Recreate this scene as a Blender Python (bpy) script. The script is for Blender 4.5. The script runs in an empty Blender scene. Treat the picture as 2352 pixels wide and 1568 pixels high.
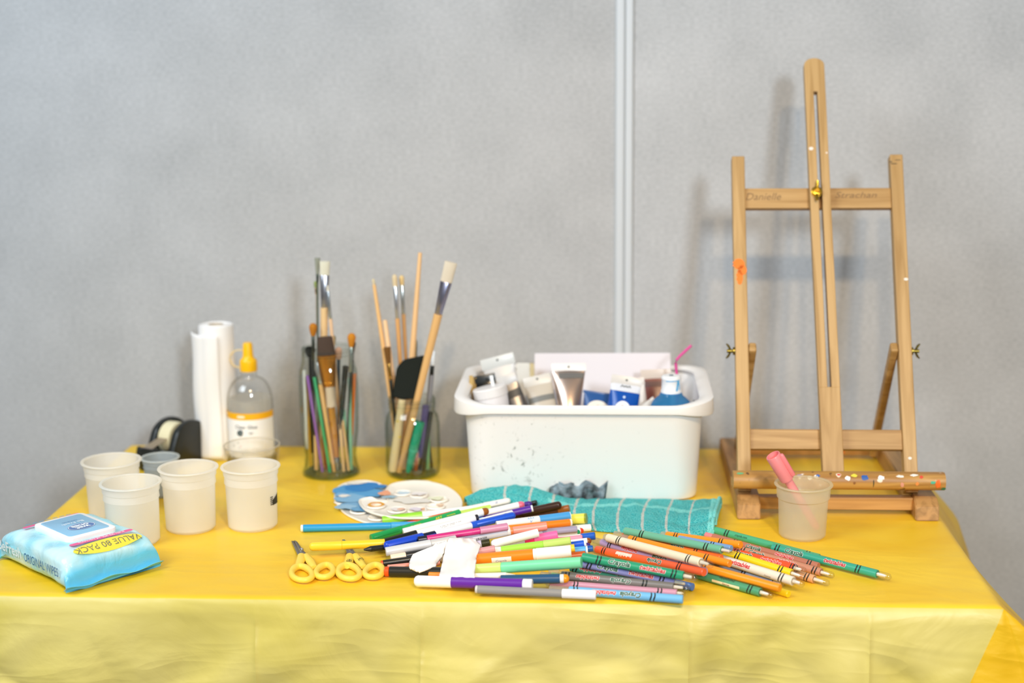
KEY, WARM, SIDE_FILL, AMB = 62, 120, 64, 0.27
import bpy, bmesh, math, random
import numpy as np
from mathutils import Vector, Matrix, noise
random.seed(7)
SC = bpy.context.scene
COL = SC.collection
PI = math.pi
T = 0.75                      # height of the table top
# ------------------------------------------------------------ camera
F = 3517.3; PITCH, YAW, ROLL = [math.radians(a) for a in (11.366, 3.546, 0.5735)]
CAM = Vector((0, 0, T + 0.69))
FW = Vector((-math.sin(YAW)*math.cos(PITCH), math.cos(YAW)*math.cos(PITCH), -math.sin(PITCH)))
_r = Vector((math.cos(YAW), math.sin(YAW), 0)); _u = _r.cross(FW)
RT = math.cos(ROLL)*_r - math.sin(ROLL)*_u
UP = math.sin(ROLL)*_r + math.cos(ROLL)*_u
def ray(px, py): return FW + RT*((px-1176)/F) - UP*((py-784)/F)
def P(px, py, h=0.0):
    d = ray(px, py); return CAM + d*((T+h-CAM.z)/d.z)
def PY(px, py, y):
    d = ray(px, py); return CAM + d*(y/d.y)
def proj(p):
    v = Vector(p)-CAM; d = v.dot(FW); return (1176+F*v.dot(RT)/d, 784-F*v.dot(UP)/d, d)
cam = bpy.data.objects.new('camera', bpy.data.cameras.new('camera')); COL.objects.link(cam)
cam.matrix_world = Matrix(((RT.x, UP.x, -FW.x, 0), (RT.y, UP.y, -FW.y, 0), (RT.z, UP.z, -FW.z, CAM.z), (0, 0, 0, 1)))
cam.data.sensor_width = 36; cam.data.lens = F/2352*36; cam.data.clip_start = 0.05
cam.data.dof.use_dof = True; cam.data.dof.focus_distance = 2.03; cam.data.dof.aperture_fstop = 2.2
SC.camera = cam
SC.view_settings.view_transform = 'Standard'; SC.view_settings.look = 'None'
SC.view_settings.exposure = 0; SC.view_settings.gamma = 1
# ------------------------------------------------------------ materials
def lin(h):
    return tuple((c/12.92 if c <= 0.04045 else ((c+0.055)/1.055)**2.4) for c in (int(h[i:i+2], 16)/255 for i in (0, 2, 4)))+(1,)
MC = {}
def newmat(name):
    m = bpy.data.materials.new(name); m.use_nodes = True; nt = m.node_tree; nt.nodes.clear()
    out = nt.nodes.new('ShaderNodeOutputMaterial'); return m, nt, out
def N(nt, kind, **kw):
    n = nt.nodes.new('ShaderNode'+kind)
    for k, v in kw.items():
        if k in n.inputs: n.inputs[k].default_value = v
        else: setattr(n, k, v)
    return n
def L(nt, a, b): nt.links.new(a, b)
def M(hx, rough=0.38, kind='p', al=0.4):
    key = (hx, rough, kind, al)
    if key in MC: return MC[key]
    m, nt, out = newmat('mat_%s_%s' % (kind, hx)); c = lin(hx)
    b = N(nt, 'BsdfPrincipled'); b.inputs['Base Color'].default_value = c; b.inputs['Roughness'].default_value = rough
    b.inputs['IOR'].default_value = 1.45
    if kind == 'm': b.inputs['Metallic'].default_value = 1.0
    if kind in ('p', 'm'):
        no = N(nt, 'TexNoise'); no.inputs['Scale'].default_value = 60; no.inputs['Detail'].default_value = 3
        bu = N(nt, 'Bump'); bu.inputs['Strength'].default_value = 0.04; bu.inputs['Distance'].default_value = 0.002
        L(nt, no.outputs['Fac'], bu.inputs['Height']); L(nt, bu.outputs[0], b.inputs['Normal'])
        L(nt, b.outputs[0], out.inputs[0])
    if kind == 'f':      # frosted translucent plastic: part diffuse, part see-through
        tl = N(nt, 'BsdfTranslucent'); tl.inputs['Color'].default_value = c
        m1 = N(nt, 'MixShader'); m1.inputs[0].default_value = 0.5
        L(nt, b.outputs[0], m1.inputs[1]); L(nt, tl.outputs[0], m1.inputs[2])
        tr = N(nt, 'BsdfTransparent'); tr.inputs['Color'].default_value = tuple(0.5+0.5*x for x in c[:3])+(1,)
        m2 = N(nt, 'MixShader'); m2.inputs[0].default_value = al
        L(nt, m1.outputs[0], m2.inputs[1]); L(nt, tr.outputs[0], m2.inputs[2]); L(nt, m2.outputs[0], out.inputs[0])
    if kind == 'c':      # thin clear glass or plastic
        gl = N(nt, 'BsdfGlossy'); gl.inputs['Roughness'].default_value = rough
        tr = N(nt, 'BsdfTransparent')
        lw = N(nt, 'LayerWeight'); lw.inputs['Blend'].default_value = 0.5
        rp = N(nt, 'ValToRGB'); rp.color_ramp.elements[0].color = tuple(min(1, x**0.12) for x in c[:3])+(1,)
        rp.color_ramp.elements[1].color = c; rp.color_ramp.elements[0].position = 0.55
        L(nt, lw.outputs['Facing'], rp.inputs[0]); L(nt, rp.outputs[0], tr.inputs['Color'])
        pw = N(nt, 'Math', operation='POWER'); pw.inputs[1].default_value = 5.0; L(nt, lw.outputs['Facing'], pw.inputs[0])
        mx = N(nt, 'MixShader'); ma = N(nt, 'Math', operation='MULTIPLY_ADD', use_clamp=True); ma.inputs[1].default_value = 0.45; ma.inputs[2].default_value = 0.025+al*0.02
        L(nt, pw.outputs[0], ma.inputs[0]); L(nt, ma.outputs[0], mx.inputs[0])
        L(nt, tr.outputs[0], mx.inputs[1]); L(nt, gl.outputs[0], mx.inputs[2]); L(nt, mx.outputs[0], out.inputs[0])
    MC[key] = m; return m
def wood(name, h1, h2, axis='Z', scale=60, rough=0.5, stains=()):
    m, nt, out = newmat(name); b = N(nt, 'BsdfPrincipled'); b.inputs['Roughness'].default_value = rough
    tc = N(nt, 'TexCoord'); mp = N(nt, 'Mapping')
    s = {'X': (0.06, 1, 1), 'Y': (1, 0.06, 1), 'Z': (1, 1, 0.06)}[axis]
    mp.inputs['Scale'].default_value = s; L(nt, tc.outputs['Object'], mp.inputs[0])
    no = N(nt, 'TexNoise'); no.inputs['Scale'].default_value = scale*3; no.inputs['Detail'].default_value = 4; no.inputs['Distortion'].default_value = 1.2
    L(nt, mp.outputs[0], no.inputs['Vector'])
    r = N(nt, 'ValToRGB'); r.color_ramp.elements[0].color = lin(h2); r.color_ramp.elements[1].color = lin(h1)
    r.color_ramp.elements[0].position = 0.32; r.color_ramp.elements[1].position = 0.6
    L(nt, no.outputs['Fac'], r.inputs[0]); col = r.outputs[0]
    for i, (hx, sc, lo) in enumerate(stains):
        n2 = N(nt, 'TexNoise'); n2.inputs['Scale'].default_value = sc; n2.inputs['Detail'].default_value = 1
        mp2 = N(nt, 'Mapping'); mp2.inputs['Location'].default_value = (3.1*i+1, 7.7*i, 1.3*i); L(nt, tc.outputs['Object'], mp2.inputs[0]); L(nt, mp2.outputs[0], n2.inputs['Vector'])
        r2 = N(nt, 'ValToRGB'); r2.color_ramp.elements[0].position = lo; r2.color_ramp.elements[1].position = lo+0.03
        mx = N(nt, 'MixRGB'); L(nt, n2.outputs['Fac'], r2.inputs[0]); L(nt, r2.outputs[0], mx.inputs[0]); L(nt, col, mx.inputs[1]); mx.inputs[2].default_value = lin(hx); col = mx.outputs[0]
    L(nt, col, b.inputs['Base Color']); L(nt, b.outputs[0], out.inputs[0]); return m
# ------------------------------------------------------------ mesh helpers
def obj(name, v, f, mat, parent=None, smooth=True, mw=None, fm=None):
    me = bpy.data.meshes.new(name); me.from_pydata([tuple(p) for p in v], [], f); me.update()
    o = bpy.data.objects.new(name, me); COL.objects.link(o)
    for m in (mat if isinstance(mat, (list, tuple)) else [mat]): me.materials.append(m)
    if fm: me.polygons.foreach_set('material_index', fm)
    if smooth:
        me.polygons.foreach_set('use_smooth', [True]*len(me.polygons))
        try: me.set_sharp_from_angle(angle=math.radians(38))
        except Exception: pass
    if parent is not None: o.parent = parent
    if mw is not None: o.matrix_local = mw
    return o
def tag(o, label, cat, group=None):
    o['label'] = label; o['category'] = cat
    if group: o['group'] = group
    return o
def thing(name, label, cat, loc=(0, 0, 0), rz=0.0, group=None, mw=None):
    o = bpy.data.objects.new(name, None); o.empty_display_size = 0.01; COL.objects.link(o)
    if mw is not None: o.matrix_world = mw
    else: o.location = loc; o.rotation_euler = (0, 0, rz)
    return tag(o, label, cat, group)
class B:
    """collects geometry into one mesh"""
    def __init__(s): s.v = []; s.f = []; s.m = []
    def add(s, v, f, mi=0, mw=None):
        b = len(s.v); s.v += [(mw @ Vector(p)) if mw is not None else Vector(p) for p in v]
        s.f += [tuple(i+b for i in q) for q in f]; s.m += [mi]*len(f); return s
    def lathe(s, prof, seg=48, axis='Z', mi=0, mw=None, rib=0, ribd=0.0, sx=1.0, sy=1.0):
        v = []; f = []; n = len(prof)
        for i in range(seg):
            a = 2*PI*i/seg; k = 1-(ribd if (rib and (i*rib//seg) % 2) else 0)
            for (r, z) in prof:
                c, q = r*k*math.cos(a)*sx, r*k*math.sin(a)*sy
                v.append((c, q, z) if axis == 'Z' else (z, c, q))
        for i in range(seg):
            j = (i+1) % seg
            for k in range(n-1):
                q = (i*n+k, j*n+k, j*n+k+1, i*n+k+1)
                f.append(q if axis == 'Z' else q)
        return s.add(v, f, mi, mw)
    def box(s, lo, hi, bev=0.0, mi=0, mw=None, seg=2):
        bm = bmesh.new(); bmesh.ops.create_cube(bm, size=1)
        for w in bm.verts:
            w.co = Vector([lo[i]+(w.co[i]+0.5)*(hi[i]-lo[i]) for i in range(3)])
        if bev > 0: bmesh.ops.bevel(bm, geom=bm.edges[:], offset=bev, segments=seg, affect='EDGES', profile=0.5)
        bm.verts.index_update(); s.add([w.co.copy() for w in bm.verts], [tuple(w.index for w in q.verts) for q in bm.faces], mi, mw); bm.free(); return s
    def bar(s, p0, p1, w, t, nrm, bev=0.0015, mi=0):
        p0 = Vector(p0); p1 = Vector(p1); z = (p1-p0).normalized(); y = Vector(nrm); y = (y-z*y.dot(z)).normalized(); x = y.cross(z)
        mw = Matrix(((x.x, y.x, z.x, p0.x), (x.y, y.y, z.y, p0.y), (x.z, y.z, z.z, p0.z), (0, 0, 0, 1)))
        return s.box((-w/2, -t/2, 0), (w/2, t/2, (p1-p0).length), bev, mi, mw)
    def tube(s, pts, rad, seg=12, mi=0, closed=False, flat=1.0, upv=(0, 0, 1)):
        pts = [Vector(p) for p in pts]; n = len(pts); rad = rad if isinstance(rad, (list, tuple)) else [rad]*n
        v = []; f = []; prev = None
        for i, p in enumerate(pts):
            if closed: t = (pts[(i+1) % n]-pts[i-1]).normalized()
            else: t = (pts[min(i+1, n-1)]-pts[max(i-1, 0)]).normalized()
            a = Vector(upv)-t*Vector(upv).dot(t)
            if a.length < 1e-3: a = Vector((1, 0, 0))-t*t.x
            a.normalize(); b2 = t.cross(a)
            for k in range(seg):
                q = 2*PI*k/seg; v.append(p+(a*math.cos(q)*flat+b2*math.sin(q))*rad[i])
        for i in range(n if closed else n-1):
            for k in range(seg):
                j = (i+1) % n; f.append((i*seg+k, i*seg+(k+1) % seg, j*seg+(k+1) % seg, j*seg+k))
        if not closed:
            f.append(tuple(range(seg-1, -1, -1))); f.append(tuple((n-1)*seg+k for k in range(seg)))
        return s.add(v, f, mi)
    def prism(s, out, z0, z1, bev=0.0, mi=0, mw=None, seg=2):
        bm = bmesh.new(); lo = [bm.verts.new((x, y, z0)) for x, y in out]; fc = bm.faces.new(lo)
        r = bmesh.ops.extrude_face_region(bm, geom=[fc]); up = [g for g in r['geom'] if isinstance(g, bmesh.types.BMVert)]
        for w in up: w.co.z = z1
        bmesh.ops.recalc_face_normals(bm, faces=bm.faces[:])
        if bev > 0:
            ed = [e for e in bm.edges if abs(e.verts[0].co.z-e.verts[1].co.z) < 1e-9]
            bmesh.ops.bevel(bm, geom=ed, offset=bev, segments=seg, affect='EDGES', profile=0.5)
        bm.verts.index_update(); s.add([w.co.copy() for w in bm.verts], [tuple(w.index for w in q.verts) for q in bm.faces], mi, mw); bm.free(); return s
    def grid(s, fn, nu, nv, mi=0, mfn=None, closeu=False):
        b = len(s.v)
        for i in range(nu+1):
            for j in range(nv+1): s.v.append(Vector(fn(i/nu, j/nv)))
        for i in range(nu):
            for j in range(nv):
                a = b+i*(nv+1)+j; s.f.append((a, a+nv+1, a+nv+2, a+1)); s.m.append(mfn((i+.5)/nu, (j+.5)/nv) if mfn else mi)
        return s
    def build(s, name, mat, parent=None, smooth=True, mw=None):
        return obj(name, s.v, s.f, mat, parent, smooth, mw, s.m)
def smooth_poly(pts, n=6):
    """closed Catmull-Rom outline"""
    o = []; k = len(pts)
    for i in range(k):
        p = [Vector(pts[(i+j-1) % k]) for j in range(4)]
        for a in range(n):
            t = a/n; o.append(0.5*((2*p[1])+(p[2]-p[0])*t+(2*p[0]-5*p[1]+4*p[2]-p[3])*t*t+(3*p[1]-p[0]-3*p[2]+p[3])*t**3))
    return o
TXC = {}
def text_mesh(s, bold=0.0, shear=0.0, cuts=7):
    """flat outline of a string, normalised to unit height, cut into strips so it can wrap a barrel"""
    k = (s, bold, shear)
    if k in TXC: return TXC[k]
    cu = bpy.data.curves.new('t', 'FONT'); cu.body = s; cu.size = 1; cu.offset = bold; cu.shear = shear; cu.resolution_u = 3
    cu.align_x = 'CENTER'; cu.align_y = 'CENTER'
    o = bpy.data.objects.new('t', cu); COL.objects.link(o); bpy.context.view_layer.update()
    me = bpy.data.meshes.new_from_object(o.evaluated_get(bpy.context.evaluated_depsgraph_get()))
    bm = bmesh.new(); bm.from_mesh(me)
    if cuts:
        for i in range(cuts):
            y = -0.6+1.2*(i+0.5)/cuts
            bmesh.ops.bisect_plane(bm, geom=bm.verts[:]+bm.edges[:]+bm.faces[:], plane_co=(0, y, 0), plane_no=(0, 1, 0))
    bm.verts.index_update()
    v = [w.co.copy() for w in bm.verts]; f = [tuple(w.index for w in q.verts) for q in bm.faces]; bm.free()
    bpy.data.objects.remove(o); bpy.data.curves.remove(cu); bpy.data.meshes.remove(me)
    TXC[k] = (v, f); return v, f
def flat_text(b, s, mw, size, mi=0, bold=0.0, shear=0.0, xs=1.0, z=0.0):
    v, f = text_mesh(s, bold, shear, 0)
    b.add([(p.x*size*xs, p.y*size, z) for p in v], f, mi, mw)
def wrap_text(b, s, x0, size, r, mi=0, bold=0.0, shear=0.0, xs=1.0, ang0=0.0, axis='X'):
    """letters wrapped on a barrel; axis X: barrel along x, facing +z; axis Z: barrel along z, facing -y"""
    v, f = text_mesh(s, bold, shear)
    o = []
    for p in v:
        if axis == 'X':
            a = ang0+p.y*size/r; o.append((x0+p.x*size*xs, r*math.sin(a), r*math.cos(a)))
        else:
            a = ang0+p.x*size*xs/r; o.append((r*math.sin(a), -r*math.cos(a), x0+p.y*size))
    b.add(o, f, mi)
# ============================================================ setting
WY = 2.60
def fabric_wall():
    m, nt, out = newmat('grey_wall_fabric'); b = N(nt, 'BsdfPrincipled'); b.inputs['Roughness'].default_value = 0.9
    tc = N(nt, 'TexCoord')
    n1 = N(nt, 'TexNoise'); n1.inputs['Scale'].default_value = 9; n1.inputs['Detail'].default_value = 6
    n2 = N(nt, 'TexNoise'); n2.inputs['Scale'].default_value = 260; n2.inputs['Detail'].default_value = 4
    mp = N(nt, 'Mapping'); mp.inputs['Scale'].default_value = (0.5, 1, 1); L(nt, tc.outputs['Object'], mp.inputs[0]); L(nt, mp.outputs[0], n2.inputs['Vector'])
    L(nt, tc.outputs['Object'], n1.inputs['Vector'])
    ad = N(nt, 'Math', operation='MULTIPLY_ADD'); ad.inputs[1].default_value = 0.62; L(nt, n2.outputs['Fac'], ad.inputs[0]); 
    mu = N(nt, 'Math', operation='MULTIPLY'); mu.inputs[1].default_value = 0.38; L(nt, n1.outputs['Fac'], mu.inputs[0]); L(nt, mu.outputs[0], ad.inputs[2])
    r = N(nt, 'ValToRGB'); r.color_ramp.elements[0].color = lin('acadae'); r.color_ramp.elements[1].color = lin('c9c9ca')
    r.color_ramp.elements[0].position = 0.3; r.color_ramp.elements[1].position = 0.7
    L(nt, ad.outputs[0], r.inputs[0]); L(nt, r.outputs[0], b.inputs['Base Color'])
    bu = N(nt, 'Bump'); bu.inputs['Strength'].default_value = 0.25; bu.inputs['Distance'].default_value = 0.001
    L(nt, n2.outputs['Fac'], bu.inputs['Height']); L(nt, bu.outputs[0], b.inputs['Normal']); L(nt, b.outputs[0], out.inputs[0]); return m
WALLM = fabric_wall()
tl, tr_ = PY(1416, 0, WY-0.008), PY(1461, 0, WY-0.008)
bl, br_ = PY(1408.5, 800, WY-0.008), PY(1449, 800, WY-0.008)
tx0 = (tl.x+bl.x)/2; tx1 = (tr_.x+br_.x)/2
for nm, a, c in (('wall_back', -3.0, tx0), ('wall_back', tx1, 3.0)):
    o = B().box((a, WY, 0), (c, WY+0.05, 2.7), 0.002).build(nm, WALLM); o['kind'] = 'structure'
AL = M('d2d6da', 0.5); w3 = (tx1-tx0)
b = B(); b.box((tx0+0.002, WY-0.004, 0), (tx0+w3*0.47, WY+0.03, 2.7), 0.0015); b.box((tx0+w3*0.56, WY-0.004, 0), (tx1-0.002, WY+0.03, 2.7), 0.0015)
b.box((tx0, WY+0.001, 0), (tx1, WY+0.04, 2.7), 0, 1)
o = b.build('trim_1', [AL, M('c2c7ca', 0.6)]); o['kind'] = 'structure'
fm, nt, out = newmat('floor_carpet'); bb = N(nt, 'BsdfPrincipled'); bb.inputs['Roughness'].default_value = 0.95
n1 = N(nt, 'TexNoise'); n1.inputs['Scale'].default_value = 120; r = N(nt, 'ValToRGB'); r.color_ramp.elements[0].color = lin('6f6a66'); r.color_ramp.elements[1].color = lin('8f8a85')
L(nt, n1.outputs['Fac'], r.inputs[0]); L(nt, r.outputs[0], bb.inputs['Base Color']); L(nt, bb.outputs[0], out.inputs[0])
o = B().box((-3, -3, -0.05), (3, WY+0.05, 0), 0).build('floor', fm, smooth=False); o['kind'] = 'structure'
# ------------------------------------------------------------ table and cloth
XL, XR, YF, YB = -0.819, 0.4855, 1.797, 2.518
tb = thing('folding_table', 'rectangular folding table hidden under the yellow plastic cloth', 'table', ((XL+XR)/2, (YF+YB)/2, 0))
cx, cy = (XL+XR)/2, (YF+YB)/2; hx, hy = (XR-XL)/2-0.010, (YB-YF)/2-0.010
B().box((-hx, -hy, T-0.035), (hx, hy, T-0.0055), 0.004).build('tabletop', M('e6e2da', 0.5), tb)
for sx in (-1, 1):
    for sy in (-1, 1):
        B().tube([(sx*(hx-0.22), sy*(hy-0.18), T-0.036), (sx*(hx-0.2), sy*(hy-0.16), 0.001)], 0.014, 14).build('leg', M('8b8d90', 0.35, 'm'), tb)
def cloth_mat(name, h1, h2, tr, bs=0.35):
    m, nt, out = newmat(name); b = N(nt, 'BsdfPrincipled'); b.inputs['Roughness'].default_value = 0.42
    tc = N(nt, 'TexCoord'); n1 = N(nt, 'TexNoise'); n1.inputs['Scale'].default_value = 4.5; n1.inputs['Detail'].default_value = 5; n1.inputs['Distortion'].default_value = 0.6
    mp = N(nt, 'Mapping'); mp.inputs['Scale'].default_value = (1, 1.6, 1.4); mp.inputs['Rotation'].default_value = (0.3, 0.5, 0.4)
    L(nt, tc.outputs['Object'], mp.inputs[0]); L(nt, mp.outputs[0], n1.inputs['Vector'])
    r = N(nt, 'ValToRGB'); r.color_ramp.elements[0].color = lin(h2); r.color_ramp.elements[1].color = lin(h1)
    r.color_ramp.elements[0].position = 0.35; r.color_ramp.elements[1].position = 0.65
    L(nt, n1.outputs['Fac'], r.inputs[0]); L(nt, r.outputs[0], b.inputs['Base Color'])
    n2 = N(nt, 'TexNoise'); n2.inputs['Scale'].default_value = 7; n2.inputs['Detail'].default_value = 7; n2.inputs['Distortion'].default_value = 1.5; n2.inputs['Roughness'].default_value = 0.45
    L(nt, mp.outputs[0], n2.inputs['Vector'])
    bu = N(nt, 'Bump'); bu.inputs['Strength'].default_value = bs; bu.inputs['Distance'].default_value = 0.014
    rd = N(nt, 'Math', operation='SUBTRACT'); rd.inputs[1].default_value = 0.5; ra = N(nt, 'Math', operation='ABSOLUTE'); n3 = N(nt, 'TexNoise'); n3.inputs['Scale'].default_value = 9; n3.inputs['Detail'].default_value = 2; n3.inputs['Distortion'].default_value = 0.8
    mp3 = N(nt, 'Mapping'); mp3.inputs['Rotation'].default_value = (0.2, 0.75, 0.5); mp3.inputs['Scale'].default_value = (0.45, 1, 1.9); L(nt, tc.outputs['Object'], mp3.inputs[0]); L(nt, mp3.outputs[0], n3.inputs['Vector'])
    L(nt, n3.outputs['Fac'], rd.inputs[0]); L(nt, rd.outputs[0], ra.inputs[0]); rs = N(nt, 'Math', operation='MULTIPLY_ADD'); rs.inputs[1].default_value = -1.6; L(nt, ra.outputs[0], rs.inputs[0]); L(nt, n2.outputs['Fac'], rs.inputs[2])
    L(nt, rs.outputs[0], bu.inputs['Height']); L(nt, bu.outputs[0], b.inputs['Normal'])
    t = N(nt, 'BsdfTranslucent'); L(nt, r.outputs[0], t.inputs['Color']); mx = N(nt, 'MixShader'); mx.inputs[0].default_value = tr
    L(nt, b.outputs[0], mx.inputs[1]); L(nt, t.outputs[0], mx.inputs[2]); L(nt, mx.outputs[0], out.inputs[0]); return m
def fold(x, v):
    """in/out relief of the hanging cloth at distance x along it and v below the edge"""
    k = min(1, v*9)
    a = 0.006*math.sin(x*11+1.3*math.sin(v*9+x*2))+0.006*math.sin(x*27+v*14+2)
    a += 0.010*abs(noise.noise(Vector((x*6-v*5, v*7, 3))))*2+0.005*noise.noise(Vector((x*16+v*16, v*20, 9)))
    d = x*0.75+v*1.1; a += 0.008*(1-abs(2*((d*4.2) % 1)-1))**3*(1 if x < 0.9 else 0.3)
    return a*k
bc = B(); NX, NY, ND = 120, 60, 34
def topz(x, y):
    e = min(x-XL, XR-x, y-YF, YB-y)
    return T-0.003*max(0, 1-e/0.008)**2
bc.grid(lambda u, v: (XL+(XR-XL)*u, YF+(YB-YF)*v, topz(XL+(XR-XL)*u, YF+(YB-YF)*v)), 420, 160, 0)
creases = [PY(a, 1450, YF).x-XL for a in (590, 968, 1580, 1995)]
Hd = 0.42
def front(u, v):
    w = XR-XL; x = w*u; d = v*Hd; a = fold(x, d)+0.001*min(1, v*40)
    for c in creases: a += 0.0022*math.exp(-((x-c)/0.0025)**2)*min(1, d*30)
    # gathered pleats left of the right corner
    a += 0.007*math.exp(-((x-0.95)/0.12)**2)*(0.5+0.5*math.sin(x*95+2*math.sin(d*12)))*min(1, d*25)*max(0.2, 1-d*2)
    k = max(0, (x-(w-0.10))/0.10); a *= (1-k)*0.9+0.1
    X = XL+x; ins = 0.0
    kk = max(0, (x-(w-0.16))/0.16)**2; a += kk*d*0.06; X -= kk*d*0.42
    return (X, YF-a-0.004*min(1, v*30), T-0.003-d)
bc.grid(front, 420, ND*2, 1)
def corner(u, v):
    """the loose fold that hangs off the front right corner"""
    d = v*Hd; an = -PI/2+u*(PI/2)
    p0 = Vector(front(1, v)); p1 = Vector(side(0, v))
    rr = 0.10*d*math.sin(u*PI)**2*(1 if u > .5 else .4)+0.006*math.sin(u*PI*3)*min(1, d*6)
    p = p0.lerp(p1, u); q = Vector((0.6, -0.8, 0)).normalized()
    return p+q*rr
def side(u, v):
    w = YB-YF; y = YF+w*u; d = v*Hd
    out = 0.003*min(1, v*30)+d*(0.70*math.exp(-(u/0.30)**2)+0.20)+0.048*min(1, d*14)**0.7*(1/(1+math.exp(-(u-0.55)*16)))+0.010*(1+math.sin(u*17+d*5))*min(1, d*8)
    k = math.exp(-(u/0.1)**2); 
    return (XR+out, y+0.02*math.sin(d*9)*u-0.10*k*d, T-0.003-d)
bc.grid(corner, 40, ND*2, 2)
bc.grid(side, 160, ND*2, 2)
bc.grid(lambda u, v: (XL-0.003*min(1, v*30)-fold((1-u)*0.8, v*Hd)*0.5, YB+(YF-YB)*u, T-0.003-v*Hd), 160, ND, 2)
bc.grid(lambda u, v: (XR+(XL-XR)*u, YB+0.004*v, T-0.003-v*0.15), 420, 6, 2)
# a bunched ridge of cloth at the far right corner
TOPC = cloth_mat('yellow_film_top', 'f8cf36', 'f0c022', 0.0, 0.15)
HANG = cloth_mat('yellow_film_hanging_lit', 'ecdc86', 'dccb66', 0.12, 0.24)  # same film, paler: no backing behind it, and cooler front light in the colour
SIDE = cloth_mat('yellow_film_side', 'f6cc2a', 'eebb12', 0.12)
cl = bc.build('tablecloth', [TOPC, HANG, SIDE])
bm = bmesh.new(); bm.from_mesh(cl.data); bmesh.ops.remove_doubles(bm, verts=bm.verts, dist=0.0004); bmesh.ops.recalc_face_normals(bm, faces=bm.faces[:])
if sum(f.normal.z*f.calc_area() for f in bm.faces) < 0: bmesh.ops.reverse_faces(bm, faces=bm.faces[:])
bm.to_mesh(cl.data); bm.free()
cl.data.polygons.foreach_set('use_smooth', [True]*len(cl.data.polygons))
tag(cl, 'creased yellow plastic tablecloth over the whole table', 'tablecloth')
# ============================================================ cups
def base_at(px, pyb, R):
    """centre of a round base whose front edge shows at this pixel"""
    f = P(px, pyb); d = Vector((f.x, f.y, 0)).normalized(); return Vector((f.x, f.y, T+0.0006))+d*R
def height_at(c, py, px):
    d = ray(px, py); return (CAM+d*(math.hypot(c.x, c.y)/math.hypot(d.x, d.y))).z-T
def cup(px, pyb, wr, wb, pyr, mat, label, group=None, lip=0.013, name='plastic_cup', rimm=None, cat='cup', flare=0.0, wall=0.0012):
    c0 = base_at(px, pyb, 0); s = proj(c0)[2]/F; Rb = wb/2*s; c = base_at(px, pyb, Rb)
    s = proj(c)[2]/F; Rb = wb/2*s
    H = height_at(c, pyr, px); Rr = wr/2*(proj(c+Vector((0, 0, H)))[2]/F)
    t = thing(name, label, cat, c, 0, group); Rt = Rb+(Rr-0.005-Rb)*0.88
    pr = [(0, 0.0015), (Rb*0.8, 0.001), (Rb-0.003, 0), (Rb, 0.003), (Rb+(Rt-Rb)*0.75, H*0.72), (Rb+(Rt-Rb)*0.8+0.0012, H*0.74), (Rt, H-lip), (Rt+0.0014+flare*0.3, H-lip+0.001), (Rt+0.0022+flare, H-0.002)]
    pr += [(Rt+0.0022-wall+flare, H-0.002), (Rt-wall, H-lip), (Rb+(Rt-Rb)*0.75-wall, H*0.72), (Rb-wall, 0.004), (0, 0.003)]
    B().lathe(pr, 64).build('cup_body', mat, t)
    B().lathe([(Rt+flare+0.0010, H-0.0022), (Rr-0.0005, H-0.0022), (Rr, H-0.0012), (Rr-0.0006, H), (Rt+flare+0.0010, H), (Rt+flare+0.0006, H-0.001), (Rt+flare+0.0010, H-0.0022)], 64).build('rim', rimm or mat, t)
    return t, c, Rb, H
FROST = M('fffdf8', 0.35, 'f', 0.42); FRIM = M('fffdf8', 0.3, 'f', 0.30)
cup(264, 1195, 138, 112, 1056, FROST, 'frosted cup at the far left, behind another frosted cup', 'frosted plastic cups', rimm=FRIM)
cup(309, 1262, 142, 118, 1106, FROST, 'frosted cup nearest the pack of wipes', 'frosted plastic cups', rimm=FRIM)
cup(440, 1230, 139, 112, 1072, FROST, 'frosted cup in the middle of the left row of cups', 'frosted plastic cups', rimm=FRIM)
tD, cD, RD, HD = cup(582, 1225, 137, 112, 1069, FROST, 'frosted cup with a black mark on its right side', 'frosted plastic cups', rimm=FRIM)
b = B(); k = RD*1.065
b.grid(lambda u, v: (k*math.sin(1.12+u*0.42), -k*math.cos(1.12+u*0.42), HD*(0.40+0.17*v*(0.5+0.5*u))), 6, 6)
for i in range(5):
    z = HD*(0.41+i*0.03); b.grid(lambda u, v: (k*math.sin(1.0+u*0.15), -k*math.cos(1.0+u*0.15), z+v*0.0015), 3, 1)
b.build('black_mark', M('26251f', 0.5), tD)
cup(373, 1146, 90, 74, 1049, M('cfd8e0', 0.2, 'f', 0.45), 'small bluish see-through cup behind the frosted cups', None, 0.010, rimm=M('e2e8ea', 0.2, 'f', 0.3))
tF, cF, RF, HF = cup(583, 1125, 130, 100, 1020, M('f0ede6', 0.08, 'c', 1.2), 'clear plastic cup with a flared rim in front of the glue bottle', None, 0.03, name='clear_cup', rimm=M('f2efe8', 0.15, 'f', 0.55), flare=0.003)
for i in range(9):
    b = B(); a = random.uniform(-2.6, 1.2); z = HF-0.004-random.random()*0.02; rr = RF*1.16
    p = Vector((rr*math.sin(a), -rr*math.cos(a), z)); b.lathe([(0, -0.0008), (0.0011, 0), (0, 0.0008)], 6, mw=Matrix.Translation(p)); b.build('paint_speck', M(('3a3a3a', 'd8443a')[i == 4]), tF)
tG, cG, RG, HG = cup(1842, 1247, 134, 106, 1110, M('f8f4e2', 0.3, 'f', 0.60), 'frosted cup holding a pink marker in front of the easel', 'frosted plastic cups', 0.020, rimm=M('f2ecd6', 0.3, 'f', 0.45))
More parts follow.
